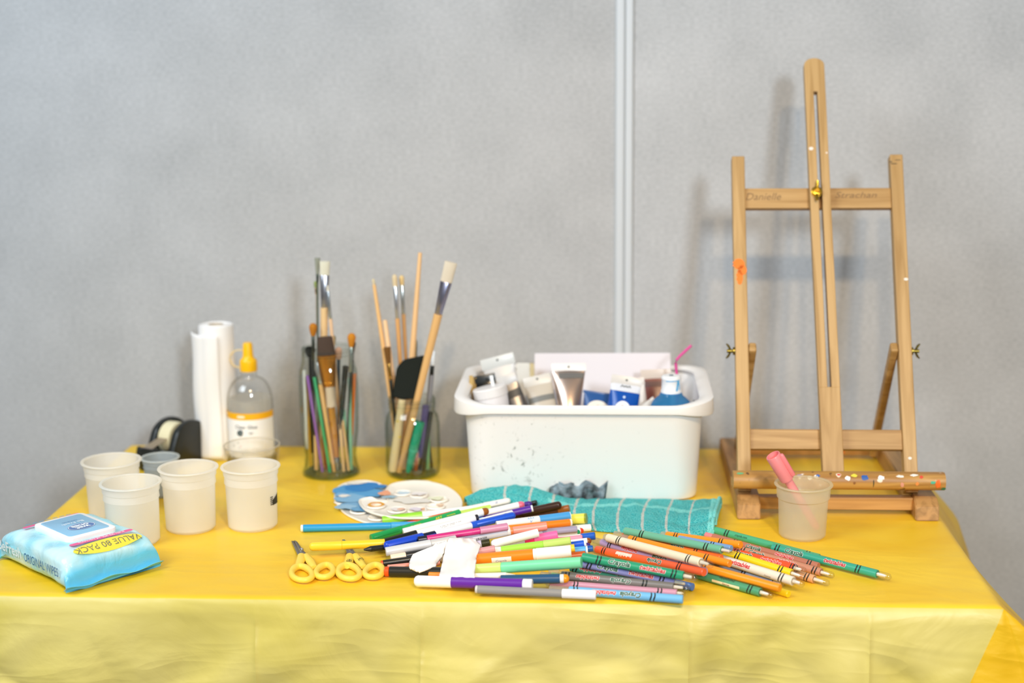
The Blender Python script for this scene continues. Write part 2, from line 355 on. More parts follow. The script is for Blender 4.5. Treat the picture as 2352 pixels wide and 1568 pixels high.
# ============================================================ tape, towel roll, glue
def tape_dispenser():
    c = P(401, 1060); c = Vector((c.x, c.y-0.004, T+0.0006)); s = proj(c)[2]/F
    t = thing('tape_dispenser', 'black desktop tape dispenser by the wall beside the paper towel roll', 'tape dispenser', c, math.radians(64))
    # profile in local x (length) / z ; front with blade at -x
    L_ = 0.088; h = 0.066
    pts = [(-0.075, 0.0), (0.066, 0.0), (0.070, 0.02), (0.064, 0.045), (0.045, 0.062), (0.012, 0.068), (-0.012, 0.060), (-0.026, 0.038), (-0.045, 0.022), (-0.060, 0.034), (-0.074, 0.034), (-0.079, 0.016)]
    pts = [(-0.050, 0.0), (0.060, 0.0), (0.064, 0.02), (0.058, 0.048), (0.036, 0.066), (0.010, 0.070), (-0.014, 0.060), (-0.026, 0.040), (-0.034, 0.024), (-0.044, 0.030), (-0.054, 0.036), (-0.058, 0.018)]
    pl = smooth_poly([(a, z) for a, z in pts], 5)
    BK = M('20221f', 0.35)
    for sy in (-1, 1):
        b = B(); b.prism([(p.x, p.y) for p in pl], 0, 0.013, 0.0030, 0, Matrix(((1, 0, 0, 0), (0, 0, 1, sy*0.0225-0.0065), (0, 1, 0, 0), (0, 0, 0, 1))))
        b.build('side_shell', BK, t)
    B().box((-0.058, -0.0158, 0.0005), (0.055, 0.0158, 0.020), 0.003).build('weighted_base', M('161815', 0.5), t)
    b = B(); Rr = Matrix(((1, 0, 0, 0.004), (0, 0, 1, 0), (0, 1, 0, 0.041), (0, 0, 0, 1)))
    b.lathe([(0.014, -0.0115), (0.0265, -0.0115), (0.027, 0), (0.0265, 0.0115), (0.014, 0.0115), (0.014, -0.0115)], 40, mw=Rr).build('tape_roll', M('e9dfb8', 0.3), t)
    b = B(); b.lathe([(0.0, -0.0105), (0.0125, -0.0105), (0.0125, 0.0105), (0, 0.0105)], 24, mw=Rr).build('hub', BK, t)
    b = B(); b.bar((-0.022, 0, 0.046), (-0.058, 0, 0.0385), 0.019, 0.0006, (0, 0, 1), 0); b.build('tape_strip', M('d9c9b0', 0.15, 'f', 0.3), t)
    b = B(); b.box((-0.064, -0.0165, 0.0), (-0.048, 0.0165, 0.0375), 0.003); b.build('cutter', BK, t)
    b = B(); n = 12
    for i in range(n):
        y = -0.012+0.024*i/n; b.add([(-0.063, y, 0.0385), (-0.063, y+0.002, 0.0385), (-0.0655, y+0.001, 0.0388), (-0.058, y, 0.0388), (-0.058, y+0.002, 0.0388)], [(0, 1, 2), (0, 2, 3), (1, 4, 2), (0, 3, 4, 1)])
    b.build('blade', M('c4b8ae', 0.3, 'm'), t)
tape_dispenser()
def paper_roll():
    c = base_at(511, 1058, 0.030); s = proj(c)[2]/F; R = 0.0285
    H = height_at(c, 745, 515); t = thing('paper_towel_roll', 'white paper towel roll standing against the wall', 'paper towel', c)
    W_ = M('f4f1ee', 0.9); b = B(); b.lathe([(0.013, 0), (R-0.001, 0), (R, 0.002), (R, H-0.002), (R-0.001, H), (0.013, H), (0.013, 0)], 48)
    for i in range(3):
        r0 = 0.016+i*0.004; b.lathe([(r0, H), (r0+0.0006, H+0.0008), (r0+0.0012, H)], 40)
    b.build('paper', W_, t)
    B().lathe([(0.0115, 0.001), (0.0125, 0.001), (0.0125, H+0.001), (0.0115, H+0.001), (0.0115, 0.001)], 32).build('cardboard_core', M('cfc2ae', 0.9), t)
    H2 = height_at(c, 764, 470)
    def sh(u, v):
        a = 0.3-u*2.1; rr = R+0.0025+0.006*max(0, u-0.45)*4.2+0.0012*math.sin(v*9+u*4)
        return (rr*math.sin(a)*1.0-0.0, -rr*math.cos(a), 0.002+(H2-0.002)*v+0.001*math.sin(u*9))
    b = B(); b.grid(sh, 30, 30); o = b.build('loose_sheet', W_, t); md = o.modifiers.new('s', 'SOLIDIFY'); md.thickness = 0.0006
paper_roll()
def glue():
    R = 0.0375; c = base_at(581, 1070, R); s = proj(c)[2]/F
    h = lambda y: height_at(c, y, 579)
    t = thing('glue_bottle', 'clear glue bottle with a yellow nozzle and a white label', 'glue bottle', c)
    zs, zn = h(905), h(852)
    H = h(850); sh0 = h(925)
    pr = [(0, 0.002), (R-0.004, 0), (R, 0.004), (R, sh0)]
    for i in range(1, 13):
        a = i/12*PI/2; pr.append((0.0145+(R-0.0145)*math.cos(a), sh0+(H-0.012-sh0)*math.sin(a)))
    pr += [(0.0135, H-0.010), (0.0135, H)]
    pr += [(0.0125, H)]+[(max(0.0, r-0.0012), z+(0.001 if r < R-0.003 and z < 0.01 else 0)) for r, z in pr[::-1][1:]]
    B().lathe(pr, 56).build('bottle', M('eceae4', 0.06, 'c', 0.9), t)
    zl = h(912); B().lathe([(0, 0.004), (R-0.0028, 0.004), (R-0.0026, zl), (0, zl)], 48).build('glue_fill', M('f6f4ee', 0.2, 'f', 0.45), t)
    Z0, Z1, Z2 = h(1040), h(953), h(938)
    def band(z0, z1, a0, a1, rr, dz=0.0):
        b = B(); b.grid(lambda u, v: (rr*math.sin(a0+(a1-a0)*u), -rr*math.cos(a0+(a1-a0)*u), z0+(z1-z0)*v), 40, 1); return b
    b = band(Z0, Z1, -1.5, 1.5, R+0.0005); wrap_text(b, 'Clear Glue', h(969), 0.0085, R+0.0009, 1, 0.01, axis='Z', ang0=0.0)
    b.lathe([(0, 0), (0.0052, 0)], 24, mi=2, mw=Matrix(((1, 0, 0, -0.0095), (0, 0, 1, -R*0.972-0.0012), (0, 1, 0, h(982)), (0, 0, 0, 1))))
    for a0, a1, dz, mi in ((-0.30, -0.20, 0.0, 3), (0.10, 0.32, 0.0008, 4), (0.12, 0.28, -0.0012, 4)):
        b.grid(lambda u, v: ((R+0.0014)*math.sin(a0+(a1-a0)*u), -(R+0.0014)*math.cos(a0+(a1-a0)*u), h(982)+dz-0.0005+0.001*v), 6, 1, mi)
    b.build('label', [M('fbfafa', 0.5), M('5a5d60', 0.6), M('40545a', 0.6), M('f0f0f0'), M('9a9a9a')], t)
    b = band(Z1, Z2, -1.5, 1.5, R+0.0006); b.grid(lambda u, v: ((R+0.001)*math.sin(-0.38+0.36*u), -(R+0.001)*math.cos(-0.38+0.36*u), (Z1+Z2)/2+(v-.5)*0.0036*math.sqrt(max(0.05, 1-(2*u-1)**4))), 14, 1, 1)
    b.build('label_stripe', [M('fbb81a', 0.5), M('fff4dd', 0.5)], t)
    Y = M('ffc20c', 0.35); z1, z2 = h(826), h(787)
    b = B(); b.lathe([(0, H-0.001), (0.0138, H-0.001), (0.0142, H+0.001), (0.0142, z1-0.003), (0.0135, z1), (0.0098, z1+0.003), (0.0085, z1+0.008), (0.0078, z2-0.003), (0.0065, z2), (0, z2)], 36, rib=18, ribd=0.012)
    b.build('nozzle_cap', Y, t)
    pts = [(-0.0132+0.0, 0, H+0.004)]+[(-0.0135-0.0165*math.sin(a), 0, (H+0.004+z2-0.012)/2-(z2-0.016-H)/2*math.cos(a)) for a in [i/10*PI for i in range(1, 10)]]+[(-0.009, 0, z2-0.012)]
    B().tube(pts, 0.0009, 8).build('cap_strap', M('f2d488', 0.4), t)
glue()
# ============================================================ jars
def jar(px, pyb, prof, label, name='glass_jar', tint='c9d2c6'):
    """prof: list of (half width px, pixel y) down the silhouette from rim to base"""
    c = base_at(px, pyb, 0.04); s0 = proj(c)[2]/F; Rb = prof[-1][0]*s0; c = base_at(px, pyb, Rb)
    pts = []
    for w, y in prof: z = height_at(c, y, px); pts.append((w*proj(c+Vector((0, 0, z)))[2]/F, max(z, 0.0)))
    pts[-1] = (pts[-1][0]-0.002, 0.0); pts = pts[::-1]; H = pts[-1][1]
    t = thing(name, label, 'jar', c)
    out = [(0, 0.0)]+pts; inn = [(max(0, r-0.0022), z) for r, z in pts[::-1]]; inn = [(r, max(z, 0.005)) for r, z in inn]+[(0, 0.005)]
    B().lathe(out+[(pts[-1][0]-0.001, H+0.0008)]+inn, 64).build('glass_wall', M(tint, 0.05, 'c', 0.6), t)
    rr, z = pts[-1]; b = B()
    for k in (0.004, 0.010):
        b.lathe([(rr-0.0003, z-k-0.0018), (rr+0.0012, z-k), (rr-0.0003, z-k+0.0018)], 56)
    b.build('screw_thread', M('b9c6b8', 0.1, 'c', 1.5), t)
    b = B(); r1 = pts[0][0]; b.lathe([(r1*0.6, 0.0052), (r1-0.001, 0.0052), (r1+0.0016, 0.0035), (r1+0.0012, 0.0008), (r1*0.6, 0.0003)], 56)
    b.build('thick_base', M('8fae84', 0.1, 'c', 1.2), t)
    return t, c, H
jar(762, 1104, [(58, 797), (59, 812), (60, 828), (62, 838), (66, 850), (68, 880), (68, 930), (66, 985), (60, 1025), (58, 1045), (60, 1062), (65, 1080), (65, 1092), (62, 1100)], 'tall waisted glass jar crowded with brushes and coloured sticks')
_, CJ1, HJ1 = None, base_at(762, 1104, 0.045), 0
jar(950, 1103, [(53, 912), (54, 925), (54, 935), (52, 942), (60, 955), (63, 972), (63, 1060), (61, 1080), (56, 1095), (52, 1101)], 'shorter glass jar with a black foam brush and long wooden brushes')
CJ2 = base_at(950, 1103, 0.04)
def stick(c, e, dy0, dy1, segs, name, label, cat='paintbrush', group=None, flat=1.0, tip=None):
    """thin tool standing in a jar. e = (x0,y0,x1,y1) lower end to upper end; segs: (part, t0, t1, w0, w1 px, hex, kind, flat)"""
    p0 = PY(e[0], e[1], c.y+dy0); p1 = PY(e[2], e[3], c.y+dy1); p0.z = max(p0.z, T+0.0075)
    x = (p1-p0).normalized(); v = (CAM-(p0+p1)/2).normalized(); z = (v-x*v.dot(x)).normalized(); y = z.cross(x)
    mw = Matrix(((x.x, y.x, z.x, p0.x), (x.y, y.y, z.y, p0.y), (x.z, y.z, z.z, p0.z), (0, 0, 0, 1)))
    t = thing(name, label, cat, group=group, mw=mw); Ln = (p1-p0).length; s = proj((p0+p1)/2)[2]/F
    for sg in segs:
        nm, t0, t1, w0, w1, hx, kd = sg[:7]; fl = sg[7] if len(sg) > 7 else 1.0
        r0, r1 = w0/2*s, w1/2*s; x0, x1 = t0*Ln, t1*Ln; b = B(); rg = 0.45 if kd == 'p' else 0.3
        if nm == 'bristles':
            pr = [(0, x0), (r0, x0)]+[(r0+(r1-r0)*math.sin(k/6*PI/2), x0+(x1-x0)*k/6*0.75) for k in range(1, 7)]+[(r1*0.7, x0+(x1-x0)*0.93), (r1*0.25, x1), (0, x1)]
            if fl < 0.6: pr = [(0, x0), (r0, x0), ((r0+r1)/2, (x0+x1)/2), (r1, x1-0.001), (r1*0.95, x1), (0, x1)]
            rg = 0.9
        elif nm == 'foam': pr = [(0, x0), (r0*0.96, x0), (r0, x0+0.002), (r1, x1-0.004), (r1*0.8, x1), (0, x1)]
        else: pr = [(0, x0), (r0*0.9, x0), (r0, x0+0.0006), (r1, x1-0.0006), (r1*0.9, x1), (0, x1)]
        b.lathe(pr, 20, 'X', sx=1.0, sy=fl)
        if nm == 'ferrule': b.lathe([(r0*1.0, x0+(x1-x0)*.1), (r0*1.1, x0+(x1-x0)*.13), (r0*1.0, x0+(x1-x0)*.16)], 20, 'X', sy=fl)
        b.build(nm, M(hx, 0.28 if kd == 'm' else rg, kd), t)
    return t
G1, G2 = 'brushes and sticks in the tall jar', 'brushes in the shorter jar'
D1 = [
 ((741, 1080, 746, 600), .006, .010, [('handle', 0, .78, 12, 17, 'e8c48f', 'p'), ('ferrule', .78, .935, 15, 22, 'b9bbc4', 'm', .5), ('bristles', .935, 1, 21, 24, 'd9d6c2', 'p', .45)], 'widest flat brush with cream bristles, tallest in the tall jar', 'paintbrush'),
 ((731, 1078, 729, 592), .016, .020, [('handle', 0, .88, 4, 5, '4f5a4a', 'p'), ('ferrule', .88, .925, 5, 7, '5c6458', 'm'), ('bristles', .925, 1, 7, 13, '8f9284', 'p', .5)], 'thin dark brush with a grey fan tip in the tall jar', 'paintbrush'),
 ((737, 1078, 726, 645), .022, .026, [('handle', 0, .93, 5, 5, 'b7a898', 'p'), ('ferrule', .93, .965, 6, 8, 'd9b48a', 'm'), ('bristles', .965, 1, 8, 11, '8f9d5c', 'p')], 'thin brush with a small olive tip in the tall jar', 'paintbrush'),
 ((790, 1078, 752, 655), .012, .0, [('handle', 0, .82, 7, 8, 'e2bb92', 'p'), ('ferrule', .82, .97, 8, 8, 'cfd9df', 'm'), ('bristles', .97, 1, 7, 5, 'd8d2c4', 'p')], 'thin wooden brush with a bright silver ferrule leaning in the tall jar', 'paintbrush'),
 ((722, 1075, 719, 742), .0, -.002, [('handle', 0, .75, 6, 6, '2d2f2a', 'p'), ('ferrule', .75, .915, 6, 9, '6d7267', 'm'), ('bristles', .915, 1, 10, 18, 'b8741c', 'p')], 'brush with a round amber tip on the left of the tall jar', 'paintbrush'),
 ((716, 1040, 712, 795), .020, .022, [('handle', 0, .90, 6, 8, '1d1f1c', 'p'), ('bristles', .90, 1, 12, 26, '15160f', 'p')], 'fat black brush tip at the left rim of the tall jar', 'paintbrush'),
 ((775, 1087, 746, 773), -.010, -.008, [('end_cap', 0, .10, 15, 17, 'c5ccd8', 'm'), ('handle', .10, .48, 15, 18, 'c88a38', 'p'), ('collar', .48, .63, 26, 22, 'e3cdb2', 'p'), ('ferrule', .63, .865, 28, 44, 'f0a53c', 'm', .55), ('bristles', .865, 1, 42, 34, '4a3a30', 'p', .4)], 'broad brush with a copper ferrule and dark brown bristles', 'paintbrush'),
 ((796, 1078, 808, 765), -.002, .000, [('handle', 0, .72, 6, 6, '3a4641', 'p'), ('ferrule', .72, .90, 7, 9, 'cfdcd8', 'm'), ('bristles', .90, 1, 9, 19, 'c7801f', 'p')], 'brush with an amber tip on the right of the tall jar', 'paintbrush'),
 ((801, 1070, 811, 786), .014, .018, [('handle', 0, .92, 5, 6, '26302c', 'p'), ('bristles', .92, 1, 7, 13, '3b3226', 'p', .5)], 'small brush with black bristles behind the right amber brush', 'paintbrush'),
 ((741, 1085, 706, 862), -.020, -.012, [('stick', 0, 1, 6, 7, '9a63b8', 'p')], 'thin purple stick in the tall jar', 'craft stick'),
 ((758, 1087, 722, 866), -.022, -.014, [('stick', 0, 1, 7, 8, '3fae72', 'p')], 'thin green stick in the tall jar', 'craft stick'),
 ((768, 1087, 728, 832), -.018, -.016, [('handle', 0, .80, 8, 10, 'e9b673', 'p'), ('ferrule', .80, 1, 9, 6, 'd5dde2', 'm')], 'wooden handle with a silver ferrule beside the green stick', 'paintbrush'),
 ((714, 1070, 704, 868), .012, .012, [('stick', 0, 1, 5, 5, 'd9a427', 'p')], 'mustard yellow stick at the left side of the tall jar', 'craft stick'),
 ((766, 1070, 720, 850), .002, .006, [('stick', 0, 1, 7, 8, '22261f', 'p')], 'black rod between the green and wooden sticks', 'craft stick'),
 ((781, 985, 794, 840), -.018, -.016, [('point', 0, .2, 3, 9, '2b2a26', 'p'), ('handle', .2, 1, 12, 14, '262a27', 'p')], 'thick black tapered handle on the right of the tall jar', 'paintbrush'),
 ((806, 1083, 803, 868), -.004, .002, [('stick', 0, 1, 9, 7, '93d2b4', 'p')], 'pale mint stick on the right of the tall jar', 'craft stick'),
 ((800, 1083, 790, 940), .006, .008, [('stick', 0, 1, 6, 6, '86cdaa', 'p')], 'second, shorter mint stick leaning on the first', 'craft stick'),
 ((808, 1000, 815, 858), .002, .004, [('stick', 0, 1, 5, 8, 'f07f22', 'p')], 'short bright orange stick at the right of the tall jar', 'craft stick'),
 ((790, 1086, 781, 975), -.017, -.013, [('stick', 0, 1, 7, 7, 'e9c08a', 'p')], 'plain wood stick at the bottom centre of the tall jar', 'craft stick'),
 ((801, 1086, 787, 965), -.012, -.008, [('stick', 0, 1, 7, 7, 'e5bd86', 'p')], 'plain wood stick just left of the mint sticks', 'craft stick'),
 ((727, 1083, 725, 1000), -.008, -.006, [('stick', 0, 1, 10, 9, 'e7bb7a', 'p')], 'short plain wood stick at the lower left of the tall jar', 'craft stick'),
 ((750, 1083, 741, 1000), -.006, -.006, [('stick', 0, 1, 6, 6, 'b9502a', 'p')], 'short rust red stick low in the tall jar', 'craft stick'),
 ((767, 1040, 767, 770), .022, .024, [('handle', 0, .92, 4, 4, '6f6a4a', 'p'), ('bristles', .92, 1, 5, 9, '8d8050', 'p')], 'small brush with an olive brown tip at the back of the tall jar', 'paintbrush'),
 ((776, 1060, 778, 797), .014, .012, [('handle', 0, .9, 6, 8, '2f3c46', 'p'), ('bristles', .9, 1, 12, 16, 'cfa890', 'p')], 'brush with a pinkish stub at the rim of the tall jar', 'paintbrush'),
 ((705, 1030, 699, 850), .004, .004, [('stick', 0, 1, 7, 8, 'dfe0d8', 'p')], 'off white stick against the left glass of the tall jar', 'craft stick')]
for e, a, c_, sg, lb, ct in D1:
    stick(CJ1, e, a, c_, sg, 'paintbrush' if ct == 'paintbrush' else 'craft_stick', lb, ct, G1)
D2 = [
 ((922, 1085, 857, 640), .012, .010, [('handle', 0, .97, 15, 8, 'e5b677', 'p'), ('bristles', .97, 1, 6, 7, 'd9c9a4', 'p')], 'thin wooden handle leaning far left out of the shorter jar', 'paintbrush'),
 ((930, 1085, 884, 735), .004, .006, [('handle', 0, 1, 15, 10, 'ecc495', 'p')], 'pale wooden handle leaning left in the shorter jar', 'paintbrush'),
 ((936, 1085, 906, 630), .018, .016, [('handle', 0, .775, 9, 10, 'cf9a5a', 'p'), ('ferrule', .775, .94, 9, 12, 'dfe4ea', 'm'), ('bristles', .94, 1, 11, 12, 'dcc7a0', 'p')], 'brush with a silver ferrule and cream tip, left of its twin', 'paintbrush'),
 ((946, 1085, 922, 632), .024, .026, [('handle', 0, .80, 8, 9, 'c39156', 'p'), ('ferrule', .80, .95, 9, 11, 'd3d8d6', 'm'), ('bristles', .95, 1, 10, 12, 'e1c48c', 'p')], 'brush with a silver ferrule and cream tip, right of its twin', 'paintbrush'),
 ((927, 1086, 965, 580), .000, .004, [('handle', 0, 1, 20, 9, 'e6b982', 'p')], 'long pale wooden handle pointing up, tallest in the shorter jar', 'paintbrush'),
 ((917, 1088, 1036, 602), -.021, -.045, [('handle', 0, .76, 13, 20, 'e2b375', 'p'), ('ferrule', .76, .91, 17, 27, 'a9abc4', 'm', .45), ('bristles', .91, 1, 27, 29, 'd9cdb8', 'p', .4)], 'wide flat brush leaning right with cream bristles', 'paintbrush'),
 ((918, 1060, 889, 797), .000, -.002, [('handle', 0, .72, 7, 8, '20231c', 'p'), ('ferrule', .72, .86, 8, 9, 'c79b52', 'm'), ('bristles', .86, 1, 10, 16, '6f4a1c', 'p', .5)], 'brush with brown bristles at the left of the shorter jar', 'paintbrush'),
 ((902, 1082, 937, 822), -.013, -.019, [('handle', 0, .64, 22, 18, 'e4cfa0', 'p'), ], 'black foam brush with a paint stained wooden handle', 'foam brush'),
 ((911, 1010, 921, 900), -.008, -.010, [('handle', 0, 1, 12, 13, 'c99155', 'p')], 'short brown wooden handle behind the foam brush', 'paintbrush'),
 ((937, 1086, 964, 968), -.022, -.020, [('tip', 0, .1, 10, 14, '17a07b', 'p'), ('barrel', .1, .42, 15, 19, '17a07b', 'p'), ('ring', .42, .46, 22, 22, '2bb48e', 'p'), ('grip', .46, 1, 22, 24, '129a74', 'p')], 'fat glossy green tool handle in the shorter jar', 'brush handle'),
 ((966, 1050, 978, 930), -.006, -.004, [('handle', 0, 1, 18, 16, '5a4f86', 'p')], 'dark violet handle above the green one', 'paintbrush'),
 ((972, 1080, 996, 806), .004, .006, [('handle', 0, .8, 12, 12, '86868c', 'p'), ('ferrule', .8, .88, 10, 10, '20231f', 'p'), ('cap', .88, 1, 9, 9, 'eef1f2', 'p')], 'grey handled brush with a white end at the right rim', 'paintbrush'),
 ((968, 1088, 990, 945), -.008, -.004, [('handle', 0, 1, 16, 10, '242620', 'p')], 'black rod low on the right of the shorter jar', 'paintbrush'),
 ((982, 1084, 985, 985), .0, .0, [('stick', 0, 1, 9, 6, '7fb78a', 'p')], 'pale green stick at the right of the shorter jar', 'craft stick'),
 ((992, 1082, 985, 1000), .006, .004, [('stick', 0, 1, 6, 4, '20261e', 'p')], 'thin black stick against the right glass of the shorter jar', 'craft stick'),
 ((950, 1060, 952, 775), .022, .024, [('handle', 0, .84, 8, 9, '4a4a30', 'p'), ('bristles', .84, 1, 12, 13, '6a6038', 'p')], 'dark olive brush standing behind the foam brush', 'paintbrush'),
 ((955, 1084, 958, 1040), -.010, -.010, [('stick', 0, 1, 8, 8, 'b8622a', 'p')], 'short copper coloured stub at the bottom of the shorter jar', 'craft stick')]
for e, a, c_, sg, lb, ct in D2:
    nm = {'paintbrush': 'paintbrush', 'craft stick': 'craft_stick', 'foam brush': 'foam_brush', 'brush handle': 'brush_handle'}[ct]
    t = stick(CJ2, e, a, c_, sg, nm, lb, ct, G2)
    if ct == 'foam brush':
        yy = CJ2.y-.025; pts = [PY(x, y, yy) for x, y in ((902, 912), (904, 885), (911, 845), (926, 828), (973, 818), (980, 822), (972, 860), (952, 916), (925, 917))]
        vs = [p for p in pts]+[p+Vector((0, 0.012, 0)) for p in pts]; n = len(pts)
        bm = bmesh.new(); vv = [bm.verts.new(p) for p in vs]; bm.faces.new(vv[:n]); bm.faces.new(vv[n:][::-1])
        for i in range(n): bm.faces.new((vv[i], vv[i+n], vv[(i+1) % n+n], vv[(i+1) % n]))
        bmesh.ops.recalc_face_normals(bm, faces=bm.faces[:]); bmesh.ops.bevel(bm, geom=bm.edges[:], offset=0.002, segments=2, affect='EDGES')
        bm.verts.index_update(); bpy.context.view_layer.update(); inv = t.matrix_world.inverted()
        obj('foam', [inv @ w.co for w in bm.verts], [tuple(w.index for w in q.verts) for q in bm.faces], M('141a14', 0.95), t); bm.free()
        s = 0.0007; b = B()
        for k, (tt, yy2) in enumerate(((.2, .002), (.35, -.003), (.5, .002))):
            b.lathe([(0, -.003), (.003, 0), (0, .003)], 10, mw=Matrix.Translation((tt*0.17, yy2, 0.0046)))
        b.build('paint_stains', M('e8c832', 0.5), t)
# ============================================================ white tub
def rrect(hx, hy, r, n=10):
    o = []
    for cx_, cy_, a0 in ((hx-r, hy-r, 0), (-hx+r, hy-r, PI/2), (-hx+r, -hy+r, PI), (hx-r, -hy+r, 3*PI/2)):
        for i in range(n+1): a = a0+PI/2*i/n; o.append((cx_+r*math.cos(a), cy_+r*math.sin(a)))
    return o
def tub_mat():
    m, nt, out = newmat('scuffed_white_plastic'); b = N(nt, 'BsdfPrincipled'); b.inputs['Roughness'].default_value = 0.35
    tc = N(nt, 'TexCoord'); n1 = N(nt, 'TexNoise'); n1.inputs['Scale'].default_value = 42; n1.inputs['Detail'].default_value = 9; n1.inputs['Distortion'].default_value = 2.5; n1.inputs['Roughness'].default_value = 0.7
    mp = N(nt, 'Mapping'); mp.inputs['Scale'].default_value = (1.0, 1, 0.8); L(nt, tc.outputs['Object'], mp.inputs[0]); L(nt, mp.outputs[0], n1.inputs['Vector'])
    # scuffs gather around a patch low on the left of the front
    sp = N(nt, 'VectorMath', operation='DISTANCE'); sp.inputs[1].default_value = (-0.115, -0.14, 0.038); L(nt, tc.outputs['Object'], sp.inputs[0])
    mr = N(nt, 'MapRange'); mr.inputs['From Min'].default_value = 0.0; mr.inputs['From Max'].default_value = 0.19; mr.inputs['To Min'].default_value = 0.115; mr.inputs['To Max'].default_value = 0.0
    L(nt, sp.outputs['Value'], mr.inputs['Value'])
    ad = N(nt, 'Math', operation='ADD'); L(nt, n1.outputs['Fac'], ad.inputs[0]); L(nt, mr.outputs[0], ad.inputs[1])
    r = N(nt, 'ValToRGB'); r.color_ramp.elements[0].position = 0.665; r.color_ramp.elements[1].position = 0.76
    r.color_ramp.elements[0].color = lin('f3f1ef'); r.color_ramp.elements[1].color = lin('a5a5a0')
    L(nt, ad.outputs[0], r.inputs[0]); L(nt, r.outputs[0], b.inputs['Base Color']); L(nt, b.outputs[0], out.inputs[0]); return m
fl_ = P(1079, 1146); fr_ = P(1603, 1151); WB = (fr_-fl_).length
tubc = (fl_+fr_)/2; ry = math.atan2(fr_.y-fl_.y, fr_.x-fl_.x)
HT = 0.150; HYB = 0.115; HYT = 0.138
tubc = Vector((tubc.x, tubc.y+HYB, T+0.0006))
# rim front should show at y=940
fy = PY(1340, 940, tubc.y-HYT); HT = fy.z-T
tub = thing('plastic_tub', 'white plastic tub with rolled rim full of paint tubes', 'tub', tubc, ry)
lx = PY(1062, 945, tubc.y-HYT).x; rx = PY(1618, 948, tubc.y-HYT).x; HXT = (rx-lx)/2; HXB = WB/2
def ring(hx, hy, r, z, dx=0.0): return [Vector((x, y, z)) for x, y in rrect(hx, hy, r)]
def loft(b, rings, mi=0, capb=False):
    n = len(rings[0]); base = len(b.v)
    for r in rings: b.v += r
    for k in range(len(rings)-1):
        for i in range(n): j = (i+1) % n; b.f.append((base+k*n+i, base+k*n+j, base+(k+1)*n+j, base+(k+1)*n+i)); b.m.append(mi)
    if capb: b.f.append(tuple(base+i for i in range(n-1, -1, -1))); b.m.append(mi); b.f.append(tuple(base+(len(rings)-1)*n+i for i in range(n))); b.m.append(mi)
b = B(); R_ = []
R_.append(ring(HXB-0.006, HYB-0.006, 0.03, 0.0)); R_.append(ring(HXB-0.001, HYB-0.001, 0.034, 0.002)); R_.append(ring(HXB, HYB, 0.035, 0.006))
for k in range(1, 9): f = k/8; R_.append(ring(HXB+(HXT-HXB)*f-0.004*0, HYB+(HYT-HYB)*f, 0.036+0.012*f, 0.006+(HT-0.016)*f))
inn = [ring(HXB+(HXT-HXB)*f-0.003, HYB+(HYT-HYB)*f-0.003, 0.033+0.012*f, 0.006+(HT-0.010)*f) for f in (1, 0.7, 0.3, 0.02)]
R2 = R_+[ring(HXT-0.001, HYT-0.001, 0.047, HT-0.004)]+inn+[ring(HXB-0.02, HYB-0.02, 0.02, 0.006)]
loft(b, R2, 0, True); b.build('tub_body', tub_mat(), tub)
WP = M('f6f2ee', 0.3)
b = B(); RR = []; prof = [(-0.004, 0.002), (0.0, 0.0055), (0.006, 0.006), (0.0105, 0.003), (0.0112, -0.003), (0.0105, -0.0062), (0.008, -0.0062), (0.0085, -0.002), (0.002, -0.001), (-0.004, 0.002)]
for dx, dz in prof:
    ax = 1.55 if dx > 0 else 1
    RR.append([Vector((x, y, HT+dz+0.004*max(0, (abs(x)-HXT*0.80)/(HXT*0.2))*(1 if dz > 0 else -1.5))) for x, y in rrect(HXT+dx*ax, HYT+dx*0.75, 0.058)])
loft(b, RR); b.build('rolled_rim', WP, tub)
for sx in (-1, 1):
    b = B(); b.grid(lambda u, v: (sx*(HXT-0.0045-0.002*v), (u-.5)*0.10, HT-0.045+0.024*v*(1-0.5*(2*u-1)**2)), 14, 3); b.build('hand_slot', M('77736a', 0.7), tub)
bpy.context.view_layer.update()
TY = tubc.y
def PT(px, py, dy): return PY(px, py, TY+dy)
# --- things inside the tub
def poly_slab(name, pts, dy0, thick, mat, parent, bev=0.0008, dyt=None, mi=0):
    """slab whose face shows the outline pts (px) on a plane leaning from dy0 (bottom) to dyt (top)"""
    ys = [p[1] for p in pts]; y0, y1 = max(ys), min(ys); dyt = dy0 if dyt is None else dyt
    w = [PT(x, y, dy0+(dyt-dy0)*(y0-y)/(y0-y1)) for x, y in pts]; bm = bmesh.new(); n = len(w)
    vv = [bm.verts.new(p) for p in w]+[bm.verts.new(p+Vector((0, thick, 0))) for p in w]
    bm.faces.new(vv[:n]); bm.faces.new(vv[n:][::-1])
    for i in range(n): bm.faces.new((vv[i], vv[i+n], vv[(i+1) % n+n], vv[(i+1) % n]))
    bmesh.ops.recalc_face_normals(bm, faces=bm.faces[:])
    if bev: bmesh.ops.bevel(bm, geom=bm.edges[:], offset=bev, segments=2, affect='EDGES')
    bm.verts.index_update()
    bpy.context.view_layer.update(); inv = parent.matrix_world.inverted() if parent else Matrix()
    o = obj(name, [inv @ q.co for q in bm.verts], [tuple(q.index for q in f.verts) for f in bm.faces], mat, parent, False); bm.free(); return o
o = poly_slab('canvas_board', [(1228, 812), (1540, 811), (1543, 1000), (1227, 1000)], 0.094, 0.004, M('ece6ea', 0.8), None, dyt=0.108)
tag(o, 'blank white board standing at the back of the tub', 'board')
t = thing('carton', 'plain white carton with a buff edge between the tubes and the board', 'carton', PT(1210, 940, 0.07))
poly_slab('front_panel', [(1186, 834), (1216, 834), (1218, 990), (1188, 990)], 0.084, 0.004, M('e9e7e0', 0.8), t)
poly_slab('side_panel', [(1217, 834), (1227, 836), (1229, 988), (1218.5, 990)], 0.084, 0.004, M('d8c79a', 0.8), t)
